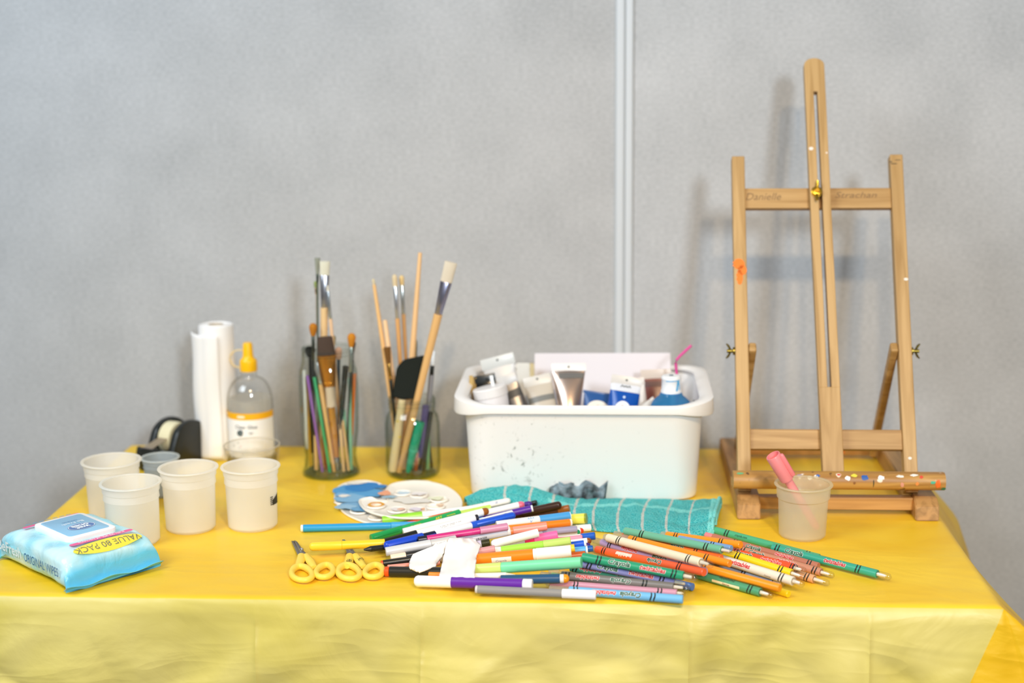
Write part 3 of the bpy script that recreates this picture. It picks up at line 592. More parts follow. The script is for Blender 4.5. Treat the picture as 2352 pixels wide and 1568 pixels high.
def tube_paint(e, w0, w1, dy0, dy1, body, label, crimp='d9d6d4', cap=None, bands=(), name='paint_tube', win=None, cw=1.06, kind='p', rough=0.28, crl=0.16, hole=True):
    """squeezed tube: e = lower end (shoulder) to crimp end in px; w0,w1 widths px"""
    p0 = PT(e[0], e[1], dy0); p1 = PT(e[2], e[3], dy1); x = (p1-p0).normalized(); v = (CAM-(p0+p1)/2).normalized(); z = (v-x*v.dot(x)).normalized(); y = z.cross(x)
    mw = Matrix(((x.x, y.x, z.x, p0.x), (x.y, y.y, z.y, p0.y), (x.z, y.z, z.z, p0.z), (0, 0, 0, 1)))
    t = thing(name, label, 'paint tube', mw=mw, group='paint tubes in the tub'); Ln = (p1-p0).length; s = proj((p0+p1)/2)[2]/F; a, c_ = w0/2*s, w1/2*s
    lb = Ln*(1-crl)
    def sec(x_, an):
        k = x_/lb; hw = a+(c_-a)*k; th = a*0.72*(1-k**1.6)+0.0008; return (x_, hw*math.cos(an), th*math.sin(an))
    b = B(); b.grid(lambda u, w: sec(u*lb, w*2*PI), 16, 28); b.build('tube_body', M(body, rough, kind), t)
    b = B(); b.box((lb-0.001, -c_*cw, -0.0009), (Ln, c_*cw, 0.0009), 0.0004); b.build('crimped_end', M(crimp, 0.3, 'p'), t)
    if hole: B().lathe([(0, 0.0012), (0.0016, 0.0012), (0.0018, 0.0009)], 12, mw=Matrix.Translation((Ln-0.006, 0, 0))).build('hang_hole', M('3c4440', 0.5), t)
    if cap: B().lathe([(0, -0.022), (a*0.62, -0.022), (a*0.72, -0.020), (a*0.95, -0.001), (a*0.9, 0.002), (0, 0.002)], 28, 'X', rib=14, ribd=0.02).build('cap', M(cap, 0.4), t)
    for (k0, k1, f0, f1, hx) in bands:
        b = B(); b.grid(lambda u, w: (lambda q: (q[0], q[1]*1.01, q[2]*1.04+0.0004))(sec((k0+(k1-k0)*u)*lb, PI*(1-(f0+(f1-f0)*w)))), 8, 10); b.build('printed_band', M(hx, 0.4), t)
    return t, mw, lb, a, c_, sec
tube_paint((1178, 965, 1140, 818), 56, 74, 0.015, 0.030, 'cfcdcb', 'crumpled silver tube with a clear crimped end, far left in the tub', 'd6d8d6', bands=((.35, .5, .2, .8, '8f9290'),), kind='p')
tube_paint((1210, 985, 1160, 862), 52, 44, -0.03, -0.012, '8d8783', 'grey metal tube leaning left behind the white pot', 'c8c6c4', bands=((.70, .86, .1, .9, '4a4743'),), kind='m', rough=0.35, hole=False)
tube_paint((1130, 960, 1112, 860), 40, 46, -0.01, 0.004, '191c1c', 'shiny black tube behind the white pot', '23282a', rough=0.12, bands=((.6, .66, .2, .7, '8a9298'),), hole=False)
tube_paint((1262, 990, 1232, 862), 60, 62, -0.02, 0.02, 'cbbfae', 'beige tube with a grey label leaning left of centre in the tub', 'd9d3ca', bands=((.62, .74, .1, .9, '7e7d78'),), hole=True)
tube_paint((1308, 938, 1306, 834), 50, 76, -0.018, 0.012, 'd9bfae', 'pearly rose tube standing on its cap at the centre of the tub', 'ece8e4', cap='d9cbd2', bands=((.78, .93, .12, .72, '6d6a66'),), kind='m', rough=0.3)
t, mw, lb, a, c_, sec = tube_paint((1424, 975, 1441, 864), 72, 68, -0.055, -0.035, '0f4ea6', 'blue tube with a white oval and a clear hanging end', 'd8d2cb', bands=((.82, 1.0, .0, 1.0, 'd9dbe2'),), rough=0.2, crl=0.17)
b = B(); zc = a*0.72
b.lathe([(0, 0.0), (0.0125, 0.0)], 30, mi=0, sx=1.25, mw=Matrix.Translation((lb*0.33, 0.0, zc*0.97+0.0006)))
b.lathe([(0.0022, 0.0003), (0.0046, 0.0003)], 24, mi=1, mw=Matrix.Translation((lb*0.40, 0.0, zc*0.97+0.0006)))
b.lathe([(0, 0.0003), (0.002, 0.0003)], 16, mi=2, mw=Matrix.Translation((lb*0.68, 0, zc*0.68)))
b.build('oval_print', [M('f1f0f2', 0.4), M('cf3c3c', 0.4), M('c9dcf2', 0.4)], t)
b = B()
for i in range(9):
    y = (i-4)*0.0018; b.box((lb*0.93+0.0007*math.sin(i*2.1), y-0.0007, 0.0012), (lb*0.93+0.0007*math.sin(i*2.1)+0.0016+0.001*(i % 2), y+0.0007, 0.0033), 0)
b.build('script_lettering', M('2c3a34', 0.5), t)
t, mw, lb, a, c_, sec = tube_paint((1368, 975, 1378, 900), 62, 72, -0.02, -0.005, '2a5590', 'blue tube with a cream oval lying low beside the rose tube', '3a5f94', hole=False, crl=0.06)
b = B(); b.lathe([(0, 0), (0.013, 0)], 28, mi=0, sx=1.0, sy=1.3, mw=Matrix.Translation((lb*0.5, 0, a*0.66))); b.lathe([(0, .0004), (0.0034, .0004)], 6, mi=1, mw=Matrix.Translation((lb*0.55, 0, a*0.66)))
b.build('oval_print', [M('ece4d6', 0.5), M('e0714c', 0.5)], t)
tube_paint((1478, 965, 1462, 868), 26, 32, 0.015, 0.028, 'd8d0c8', 'pale silver tube between the blue and burgundy tubes', 'e0d6cc', hole=False)
tube_paint((1510, 960, 1506, 848), 62, 66, 0.050, 0.062, '7e463e', 'burgundy tube with a cream crimped end', 'd9cabd', bands=((.80, .93, .0, 1.0, '5e3a36'),), hole=False, crl=0.18)
tube_paint((1470, 945, 1505, 918), 24, 18, -0.045, -0.03, 'dcd6cf', 'small white tube lying in front of the blue bottle', 'e6ded6', cap='e8a53a', hole=False)
# white pot, brush, sticks, blue bottle, straw
pc = PT(1136, 944, -0.036); pt = thing('white_pot', 'white plastic pot tipped sideways at the left front of the tub', 'pot', mw=Matrix.Translation(pc) @ Matrix.Rotation(math.radians(-12), 4, 'Y') @ Matrix.Rotation(math.radians(-4), 4, 'X'))
B().lathe([(0, 0), (0.023, 0), (0.024, 0.002), (0.026, 0.026), (0.026, 0.030)], 44).build('pot_body', M('f3eff0', 0.45), pt)
B().lathe([(0.0262, 0.024), (0.0272, 0.0245), (0.0272, 0.037), (0.0255, 0.039), (0, 0.0395)], 44, rib=44, ribd=0.01).build('lid', M('ece8e6', 0.4), pt)
b = B(); b.bar(PT(1136, 905, -0.030), PT(1128, 862, -0.026), 0.005, 0.001, (0, -1, 0), 0.0003); o = b.build('plastic_spatula', M('eef2f4', 0.2)); tag(o, 'narrow white plastic spatula standing behind the pot', 'spatula')
rnd = [(1071, 895, 1082, 862), (1079, 905, 1090, 866), (1085, 918, 1096, 872)]
for i, (x0, y0, x1, y1) in enumerate(rnd):
    b = B(); b.bar(PT(x0+12, y0+60, -0.02+0.012*i), PT(x1, y1, -0.01+0.012*i), 0.0062, 0.002, (0, -1, 0), 0.0008)
    o = b.build('craft_stick', M(('b99a5c', 'a8874a', 'c9aa6a')[i], 0.7)); tag(o, ('leftmost tan craft stick inside the left end of the tub', 'middle tan craft stick inside the left end of the tub', 'tan craft stick next to the black tube in the tub')[i], 'craft stick', 'craft sticks in the tub')
bc_ = PT(1541, 945, -0.060); zb = T+0.020; s = proj(bc_)[2]/F; hb = lambda y: height_at(bc_, y, 1541)-0.020
bt = thing('blue_bottle', 'bottle of blue liquid with a blue stained white flip cap', 'bottle', (bc_.x, bc_.y, zb))
Rb = 47*s; pr = [(0, 0), (Rb-0.004, 0), (Rb, 0.004), (Rb, hb(938)), (Rb*0.985, hb(930)), (Rb*0.90, hb(921)), (Rb*0.72, hb(913)), (Rb*0.60, hb(909)), (Rb*0.54, hb(903)), (Rb*0.5, hb(900)), (0, hb(900))]
B().lathe(pr, 48).build('bottle', M('4aa6dc', 0.06, 'f', 0.38), bt)
rc = 22.5*s; z0, z1 = hb(900), hb(861)
b = B(); b.lathe([(0, z0-0.001), (rc*1.04, z0-0.001), (rc*1.05, z0+0.002), (rc*0.98, z0+0.006), (rc*0.96, z0+(z1-z0)*0.74), (rc*1.0, z0+(z1-z0)*0.78), (rc*1.0, z1-0.003), (rc*0.9, z1-0.0008), (rc*0.6, z1), (0, z1-0.001)], 40); b.build('flip_cap', M('f4f5f6', 0.3), bt)
b = B()
for (a0, zz0, a1, zz1, w) in ((0.55, .15, 0.75, .8, .22), (0.75, .8, 1.0, .2, .12), (-0.6, .74, .9, .76, .03), (0.45, .05, 0.7, .3, .15)):
    b.grid(lambda u, v: (lambda an, zz: (rc*1.012*math.sin(an), -rc*1.012*math.cos(an), zz))(a0+(a1-a0)*u+w*(v-.5), z0+(z1-z0)*(zz0+(zz1-zz0)*u)+(0.0012*(v-.5) if w < .05 else 0)), 8, 3)
b.build('blue_smears', M('4fb0e4', 0.4), bt)
b = B(); b.box((-0.003, -0.002, z1-0.0005), (0.003, 0.001, z1+0.0006), 0.0003); b.build('nozzle_hole', M('54606a', 0.5), bt)
pts = [PT(1556, 950, 0.0), PT(1554, 856, 0.0), PT(1552, 834, 0.0), PT(1554, 826, 0.0), PT(1562, 817, 0.0), PT(1588, 793, 0.0)]
o = B().tube(pts, 0.0022, 12).build('drinking_straw', M('e0509a', 0.35)); tag(o, 'bent pink drinking straw standing in the tub behind the blue bottle', 'straw')
# ============================================================ towel and rag
OBST = []
def towel():
    top = [(0, 1065, 1136), (.06, 1100, 1112), (.13, 1145, 1098), (.19, 1185, 1093), (.25, 1225, 1102), (.33, 1275, 1124), (.42, 1335, 1139), (.52, 1400, 1138), (.60, 1450, 1146), (.70, 1515, 1138), (.80, 1575, 1141), (.88, 1615, 1128), (.94, 1640, 1124), (1, 1660, 1128)]
    bot = [(0, 1073, 1162), (.06, 1105, 1168), (.13, 1150, 1174), (.19, 1190, 1180), (.25, 1225, 1188), (.33, 1280, 1200), (.42, 1335, 1216), (.52, 1395, 1222), (.60, 1445, 1224), (.70, 1510, 1230), (.80, 1570, 1234), (.88, 1605, 1232), (.94, 1628, 1230), (1, 1640, 1228)]
    def ip(tb, u):
        for a, c in zip(tb, tb[1:]):
            if u <= c[0]: k = (u-a[0])/(c[0]-a[0]); return a[1]+(c[1]-a[1])*k, a[2]+(c[2]-a[2])*k
        return tb[-1][1], tb[-1][2]
    st = [.0, .155, .245, .325, .405, .475, .565, .655, .742, .835]
    NU, NV = 300, 64
    def pos(u, v):
        (bx, by), (tx, ty) = ip(bot, u), ip(top, u)
        p = P(bx, by, 0.001); q = PT(tx, ty, -HYB-0.004-0.02*(abs(2*u-1)**3)); hmax = max(q.z-T, 0.012); back = q.y+0.004
        depth = back-p.y
        a = PI*min(1.0, v*1.0)
        fold1 = 0.16*math.sin(v*PI*2.2+u*6+0.8)*math.sin(v*PI)+0.05*math.sin(u*25+v*9)*math.sin(v*PI)
        yy = p.y+depth*(0.5-0.5*math.cos(a)*(1-0.0))
        zz = hmax*(math.sin(a)**0.7)*(0.80+fold1)+0.012*0
        zz = max(zz, 0.0004)
        d1 = abs(v-0.36-0.06*math.sin(u*5)); zz -= 0.007*math.exp(-(d1/0.05)**2)*(0.5+0.5*math.sin(u*7+1))
        x = p.x+(q.x-p.x)*(0.5-0.5*math.cos(a))
        nx = noise.noise(Vector((u*30, v*8, 0)))*0.0028
        return Vector((x, yy, T+0.0008+max(0.0002, zz+nx*math.sin(a))))
    b = B()
    def mf(u, v):
        d = 0.018*math.sin(v*5)
        for k, s_ in enumerate(st[1:]):
            if abs(u+d*0.6-s_) < 0.0045: return 1
        if 0.50 < v+0.05*math.sin(u*8) < 0.56 and u > 0.3 or u > 0.93: return 2
        return 0
    b.grid(pos, NU, NV, mfn=mf)
    for k in range(24):
        u0, u1 = k/24, (k+1)/24
        for rr, off in ((0.009, 0.011), (0.013, 0.024)):
            q0, q1 = pos(u0, 0.0)+Vector((0, off, 0)), pos(u1, 0.0)+Vector((0, off, 0)); q0.z = q1.z = T+rr; OBST.append((q0, q1, rr))
    def terry(name, h1, h2, disp=1.0):
        m, nt, out = newmat(name); q = N(nt, 'BsdfPrincipled'); q.inputs['Roughness'].default_value = 0.95
        tc = N(nt, 'TexCoord'); vo = N(nt, 'TexVoronoi'); vo.inputs['Scale'].default_value = 520; L(nt, tc.outputs['Object'], vo.inputs['Vector'])
        r = N(nt, 'ValToRGB'); r.color_ramp.elements[0].color = lin(h1); r.color_ramp.elements[1].color = lin(h2); r.color_ramp.elements[1].position = 0.75
        L(nt, vo.outputs['Distance'], r.inputs[0]); L(nt, r.outputs[0], q.inputs['Base Color'])
        bu = N(nt, 'Bump', invert=True); bu.inputs['Strength'].default_value = 0.9; bu.inputs['Distance'].default_value = 0.0022*disp
        L(nt, vo.outputs['Distance'], bu.inputs['Height']); L(nt, bu.outputs[0], q.inputs['Normal']); L(nt, q.outputs[0], out.inputs[0]); return m
    mts = [terry('terry_teal', '7fe0da', '2aa9ad'), terry('terry_white', 'dcdcd0', 'a9b5ae', .5), terry('terry_smooth_band', '9fe6e0', '62c6c2', .4)]
    o = b.build('towel', mts); tag(o, 'folded teal terry towel with thin white stripes in front of the tub', 'towel')
    b = B(); e0 = [pos(1, v/30) for v in range(31)]; cc = pos(0.985, 0.0).lerp(pos(0.985, 1.0), 0.5)
    for k, (sc, dxx) in enumerate(((0.97, -0.001), (0.6, 0.001))):
        mid = sum(e0, Vector())/31
        b.tube([Vector((mid.x+(p.x-mid.x)*sc+dxx-0.002, mid.y+(p.y-mid.y)*sc, T+0.003+(p.z-T)*sc)) for p in e0[1:-1]], 0.0028, 10)
    ob = b.build('folded_hem', mts[2], o)
towel()
def rag():
    tp = [(1266, 1120), (1280, 1103), (1296, 1112), (1312, 1108), (1330, 1112), (1345, 1102), (1360, 1108), (1376, 1118), (1386, 1112), (1397, 1103), (1393, 1130)]
    bt_ = [(1262, 1118), (1276, 1128), (1292, 1134), (1310, 1132), (1326, 1135), (1342, 1136), (1358, 1139), (1368, 1140), (1376, 1145), (1384, 1147), (1391, 1140)]
    n = len(tp)-1
    def ps(u, v):
        k = min(int(u*n), n-1); f = u*n-k; tx, ty = [tp[k][i]+(tp[k+1][i]-tp[k][i])*f for i in (0, 1)]; bx, by = [bt_[k][i]+(bt_[k+1][i]-bt_[k][i])*f for i in (0, 1)]
        x = bx+(tx-bx)*v; y = by+(ty-by)*v; y += 12*(1-min(1, v*3)) 
        return PT(x, y, -HYB-0.018+0.012*v+0.006*noise.noise(Vector((u*9, v*3, 0)))+0.004*math.sin(u*20))
    b = B(); b.grid(ps, 60, 14)
    m, nt, out = newmat('grey_smudged_cloth'); q = N(nt, 'BsdfPrincipled'); q.inputs['Roughness'].default_value = 0.9
    tc = N(nt, 'TexCoord'); no = N(nt, 'TexNoise'); no.inputs['Scale'].default_value = 55; no.inputs['Detail'].default_value = 5; L(nt, tc.outputs['Object'], no.inputs['Vector'])
    r = N(nt, 'ValToRGB'); r.color_ramp.elements[0].color = lin('22262a'); r.color_ramp.elements[1].color = lin('8e9fa9'); r.color_ramp.elements[0].position = .38; r.color_ramp.elements[1].position = .66
    L(nt, no.outputs['Fac'], r.inputs[0]); L(nt, r.outputs[0], q.inputs['Base Color']); L(nt, q.outputs[0], out.inputs[0])
    o = b.build('crumpled_rag', m); md = o.modifiers.new('s', 'SOLIDIFY'); md.thickness = 0.0012
    tag(o, 'crumpled charcoal grey rag poking up between the towel and the tub', 'rag')
rag()
# ============================================================ palettes
def palette(pts, h, mat, label, wells, stains, thumb=None):
    """kidney outline from table pixels at height h"""
    w = [P(x, y, h) for x, y in pts]; c = sum(w, Vector())/len(w); t = thing('paint_palette', label, 'palette', (c.x, c.y, T+h-0.0035), 0, 'plastic paint palettes')
    ol = smooth_poly([(p-c) for p in w], 8); ol = [Vector((p.x, p.y, 0)) for p in ol]; n = len(ol)
    b = B(); rings = []
    for k, z in ((1.0, 0.0005), (1.008, 0.002), (1.0, 0.0035), (0.975, 0.0032), (0.94, 0.0012), (0.6, 0.0010), (0.02, 0.0010)):
        rings.append([Vector((p.x*k, p.y*k, z)) for p in ol])
    loft(b, rings, 0); b.f.append(tuple(range(n-1, -1, -1))); b.m.append(0); b.build('palette_body', mat, t)
    for i, (x, y, r) in enumerate(wells):
        q = P(x, y, h)-c; b = B(); b.lathe([(0, -0.0004), (r*0.55, 0.0), (r*0.9, 0.0016), (r, 0.0030), (r*1.08, 0.0032), (r*1.16, 0.0012)], 28, mw=Matrix.Translation((q.x, q.y, 0.0012)))
        b.build('paint_well', mat, t)
    for (x, y, r, hx, sx, z) in stains:
        q = P(x, y, h)-c; b = B(); n_ = 26; r *= (1.3 if z > .0049 else 1.0); v = [(q.x, q.y, z)]; rs = random.random()*9
        for k in range(n_):
            a = 2*PI*k/n_; rr = r*(0.78+0.38*noise.noise(Vector((math.cos(a)*1.6+rs, math.sin(a)*1.6, rs)))+0.1*random.random()); v.append((q.x+rr*math.cos(a)*sx, q.y+rr*math.sin(a), z))
        b.add(v, [(0, k+1, (k+1) % n_+1) for k in range(n_)]); b.build('paint_patch', M(hx, 0.5), t)
    return t, c
PW = M('fbf3e6', 0.35)
palette([(768, 1140), (775, 1118), (800, 1106), (838, 1102), (870, 1108), (885, 1117), (915, 1119), (945, 1106), (985, 1104), (1010, 1120), (1018, 1150), (1000, 1180), (950, 1198), (895, 1203), (845, 1199), (800, 1182), (778, 1163)],
        0.004, PW, 'white palette smeared with blue paint, underneath the other palette', [(790, 1150, .013), (812, 1125, .012), (845, 1113, .011), (868, 1187, .013), (826, 1172, .013)],
        [(800, 1126, .020, '4f9fd6', 1.2, .0052), (835, 1120, .020, '2f86cc', 1.4, .0054), (850, 1134, .018, '5ba6d8', 1.3, .0050), (806, 1146, .019, '86b9dc', 1.1, .0056), (782, 1138, .009, '7db6de', 1.0, .0058), (822, 1160, .013, '7fb2d6', 1.5, .0050), (796, 1167, .009, '9cc4de', 1.6, .0058), (836, 1172, .010, '6fa6cc', 1.9, .0060), (872, 1121, .006, '5a9ccc', 1.4, .0050), (818, 1112, .007, 'f7efe4', 2.0, .0062), (790, 1142, .006, 'f3ece2', 1.4, .0062)])
palette([(824, 1150), (834, 1143), (855, 1141), (872, 1150), (890, 1146), (884, 1130), (896, 1112), (930, 1104), (970, 1103), (1015, 1112), (1045, 1128), (1061, 1150), (1052, 1172), (1010, 1184), (960, 1188), (915, 1187), (870, 1180), (838, 1168)],
        0.013, PW, 'cream palette with an orange ringed well lying on the blue one', [(864, 1160, .0125), (912, 1170, .0125), (958, 1171, .0125), (1000, 1162, .012), (1008, 1146, .012), (962, 1136, .012), (925, 1131, .012)],
        [(912, 1169, .010, 'efe6e2', 1.2, .0042), (921, 1170, .006, 'eebfa4', 1.2, .0044), (955, 1169, .010, 'e6dbe4', 1.2, .0042), (972, 1169, .005, 'f0b890', .7, .0044), (1002, 1144, .010, 'eeeecd', 1.5, .0042), (1010, 1160, .006, 'f1cfae', 1.2, .0044), (926, 1132, .010, 'cfe0ea', 1.2, .0042), (962, 1134, .010, 'f2eae8', 1.3, .0042), (884, 1134, .010, 'f4a982', .9, .0052), (952, 1148, .018, 'ece6dc', 1.8, .0032), (895, 1141, .007, '9cc0d2', 2.0, .0040)])
q = P(864, 1160, 0.013); b = B(); b.lathe([(0.0085, 0.0), (0.0105, 0.0006), (0.0125, 0.0)], 36, mw=Matrix.Translation((q.x, q.y, T+0.0146)), rib=12, ribd=.05)
pr_ = [o for o in bpy.data.objects if o.get('category') == 'palette'][-1]; bpy.context.view_layer.update()
b.v = [pr_.matrix_world.inverted() @ v for v in b.v]; b.build('orange_ring', M('e8a325', 0.5), pr_)
# ============================================================ wipes
def wipes():
    a48 = math.radians(48.5); c = Vector((-0.704, 1.912, T+0.0006)); t = thing('wipes_pack', 'light blue soft pack of wet wipes with a white flip lid', 'wipes pack', c, a48)
    hx, hy, H = 0.066, 0.092, 0.046
    def h(x, y):
        u, v = abs(x)/hx, abs(y)/hy; ks = max(0, 1-u**7)**0.32; ke = max(0, 1-v**3.2)**0.62
        w = 0.0022*noise.noise(Vector((x*40, y*40, 1)))*(1+3*v**3)
        return H*ks*ke*(1+0.04*math.cos(x/hx*1.4))+w*ks*(0.3+ke)
    def topf(u, v):
        x, y = (2*u-1), (2*v-1); x = math.copysign(abs(x)**0.6, x); y = math.copysign(abs(y)**0.75, y)
        return (hx*x*(1-0.03*abs(y)**4), hy*y, max(0.0045 if abs(y) > .999 else 0.001, h(hx*x, hy*y)))
    b = B()
    def body(u, v):      # closed section round the pack, v along its length
        y = (2*v-1); y = math.copysign(abs(y)**0.5, y); e = max(0, 1-abs(y)**7)**0.45; an = 2*PI*u
        co, si = math.cos(an), math.sin(an); px = math.copysign(abs(co)**0.38, co); pz = math.copysign(abs(si)**0.42, si)
        hh = max(0.003, H*e)/2; wx = hx*(1-0.015*e+0.05*(1-e))
        p = Vector((wx*px, hy*y, hh+hh*pz))
        nz = noise.noise(Vector((p.x*38, p.y*38, p.z*50)))*0.0024*(1+1.8*abs(y)**4)+0.0016*abs(noise.noise(Vector((p.x*20, p.y*90, p.z*20+4))))*abs(y)**2
        top = (pz > 0.5); p.z += nz if pz > -0.5 else 0; p.x += nz*co
        return p+Vector((0, 0, 0.0004))
    b.grid(body, 120, 90)
    m, nt, out = newmat('wipes_film'); q = N(nt, 'BsdfPrincipled'); q.inputs['Roughness'].default_value = 0.22
    tc = N(nt, 'TexCoord'); no = N(nt, 'TexNoise'); no.inputs['Scale'].default_value = 26; no.inputs['Detail'].default_value = 1; L(nt, tc.outputs['Object'], no.inputs['Vector'])
    r = N(nt, 'ValToRGB'); r.color_ramp.elements[0].color = lin('9fdcec'); r.color_ramp.elements[1].color = lin('cdeff2'); r.color_ramp.elements[0].position = .4; r.color_ramp.elements[1].position = .62
    L(nt, no.outputs['Fac'], r.inputs[0])
    sx = N(nt, 'SeparateXYZ'); L(nt, tc.outputs['Object'], sx.inputs[0]); ab = N(nt, 'Math', operation='ABSOLUTE'); L(nt, sx.outputs['Y'], ab.inputs[0])
    mr = N(nt, 'MapRange'); mr.inputs['From Min'].default_value = 0.084; mr.inputs['From Max'].default_value = 0.089; L(nt, ab.outputs[0], mr.inputs['Value'])
    mx = N(nt, 'MixRGB'); mx.inputs[2].default_value = lin('6cc8e6'); L(nt, mr.outputs[0], mx.inputs[0]); L(nt, r.outputs[0], mx.inputs[1]); L(nt, mx.outputs[0], q.inputs['Base Color'])
    n2 = N(nt, 'TexNoise'); n2.inputs['Scale'].default_value = 22; n2.inputs['Detail'].default_value = 6; n2.inputs['Distortion'].default_value = 1.4; L(nt, tc.outputs['Object'], n2.inputs['Vector'])
    bu = N(nt, 'Bump'); bu.inputs['Strength'].default_value = 0.5; bu.inputs['Distance'].default_value = 0.006; L(nt, n2.outputs['Fac'], bu.inputs['Height']); L(nt, bu.outputs[0], q.inputs['Normal']); L(nt, q.outputs[0], out.inputs[0])
    b.build('film_body', m, t)
    for sy in (-1, 1):
        b = B(); b.grid(lambda u, v: (hx*1.06*(2*u-1), sy*(hy-0.002+0.011*v), 0.0025+0.006*v*(1 if sy < 0 else 2.5)+0.0022*math.sin(u*13+v*2)*v), 40, 8)
        o = b.build('crimped_seam', M('72cbe6', 0.2), t); md = o.modifiers.new('s', 'SOLIDIFY'); md.thickness = 0.0008
    Rz = lambda x, y, z: Matrix.Translation((x, y, z)) @ Matrix.Rotation(PI, 4, 'Z')
    zt = H+0.003
    b = B(); b.prism(rrect(0.037, 0.047, 0.009, 8), zt-0.004, zt+0.0045, 0.002); lid = b.build('flip_lid', M('fbf8f6', 0.3), t)
    b = B(); b.prism(rrect(0.030, 0.0395, 0.005, 6), zt+0.0045, zt+0.0051, 0.0003); b.build('lid_sticker', M('93c5e4', 0.35), lid)
    b = B(); zz = zt+0.0054
    b.lathe([(0, 0), (0.0128, 0)], 40, mi=0, sx=1.5, sy=1.0, mw=Rz(0.003, -0.012, zz)); b.lathe([(0.0118, 0.0001), (0.0124, 0.0001)], 40, mi=1, sx=1.5, sy=1.0, mw=Rz(0.003, -0.012, zz))
    flat_text(b, 'wet', Rz(0.003, -0.0165, zz+0.0003), 0.013, 1, 0.04); flat_text(b, 'ones', Rz(0.003, -0.0085, zz+0.0003), 0.013, 1, 0.04)
    flat_text(b, 'Be Fresh', Rz(0.002, 0.009, zz+0.0002), 0.009, 1, 0.01); flat_text(b, 'ORIGINAL', Rz(0.002, 0.018, zz+0.0002), 0.005, 2)
    b.build('lid_print', [M('5a7cb4', 0.4), M('f4f8fb', 0.4), M('5f8fb8', 0.4)], lid)
    # printing on the film follows the top surface
    def top_z(x, y):
        v = abs(y)/hy; e = max(0, 1-v**7)**0.45; hh = H*e/2; wx = hx*(1-0.015*e+0.05*(1-e)); cc = min(1, abs(x)/wx); co = cc**(1/0.38); si = math.sqrt(max(0, 1-co*co)); return hh+hh*si**0.42+0.0032
    def on_top(b0):
        b0.v = [Vector((p.x, p.y, top_z(p.x, p.y)+p.z)) for p in b0.v]; return b0
    def ell(b, cx_, cy_, rx_, ry_, mi, z=0.0, n=30, rot=0.0):
        v = [(cx_, cy_, z)]+[(cx_+rx_*math.cos(2*PI*k/n)*f, cy_+ry_*math.sin(2*PI*k/n)*f, z) for f in (0.5, 1) for k in range(n)]
        b.add(v, [(0, k+1, (k+1) % n+1) for k in range(n)]+[(k+1, k+1+n, (k+1) % n+1+n, (k+1) % n+1) for k in range(n)], mi)
    b = B(); ell(b, 0.006, -0.073, 0.050, 0.0100, 0); on_top(b)
    b2 = B(); flat_text(b2, 'VALUE 80 PACK', Rz(0.006, -0.073, 0.0003), 0.0135, 0, 0.0, 0, 1.0); on_top(b2); b.add(b2.v, b2.f, 1)
    b.build('value_oval', [M('f8e24a', 0.4), M('7b7c62', 0.5)], t)
    b = B(); b.add([(0.006+x_, y_, 0) for x_, y_ in rrect(0.046, 0.0045, 0.0044, 6)], [tuple(range(28))], 0); on_top(b); 
    b.v = [Vector((p.x, p.y-0.0570, top_z(0, -0.05)-0.0005)) for p in b.v]
    b2 = B(); flat_text(b2, 'Kills 99.9% of bacteria', Rz(0.006, -0.0570, top_z(0, -0.05)), 0.0075, 0, 0.01); b.add(b2.v, b2.f, 1)
    b.build('pink_ribbon', [M('ee5a96', 0.4), M('fdeef4', 0.5)], t)
    b = B(); b.add([(-0.004+x_, 0.056+y_+0.06*x_, top_z(0, 0.05)-0.0004) for x_, y_ in rrect(0.043, 0.003, 0.0028, 4)], [tuple(range(20))], 0)
    [b.add([(-0.034+k*0.010+x_, 0.0645+y_, top_z(0, 0.06)) for x_, y_ in rrect(0.0038, 0.0010, 0.0009, 2)], [tuple(range(12))], 1) for k in range(7)]; b.build('back_ribbon', [M('ee5a96', 0.4), M('5f9cc0', 0.5)], t)
    b = B(); Mx = Matrix(((0, 0, -1, -hx-0.0032), (-1, 0, 0, 0.0), (0, 1, 0, 0.0), (0, 0, 0, 1)))
    flat_text(b, 'BeFresh', Mx @ Matrix.Translation((-0.052, 0.0255, 0.0)), 0.0195, 0, 0.02); flat_text(b, 'ORIGINAL WIPES', Mx @ Matrix.Translation((0.032, 0.0235, 0)), 0.0165, 1, 0.008, 0, 0.72)
    for p in b.v: p.x = -hx*(1+0.05*(1-max(0, 1-(abs(p.y)/hy)**7)**0.45))-0.0028
    b.build('side_lettering', [M('dff0f6', 0.4), M('2c6fa3', 0.4)], t)
wipes()
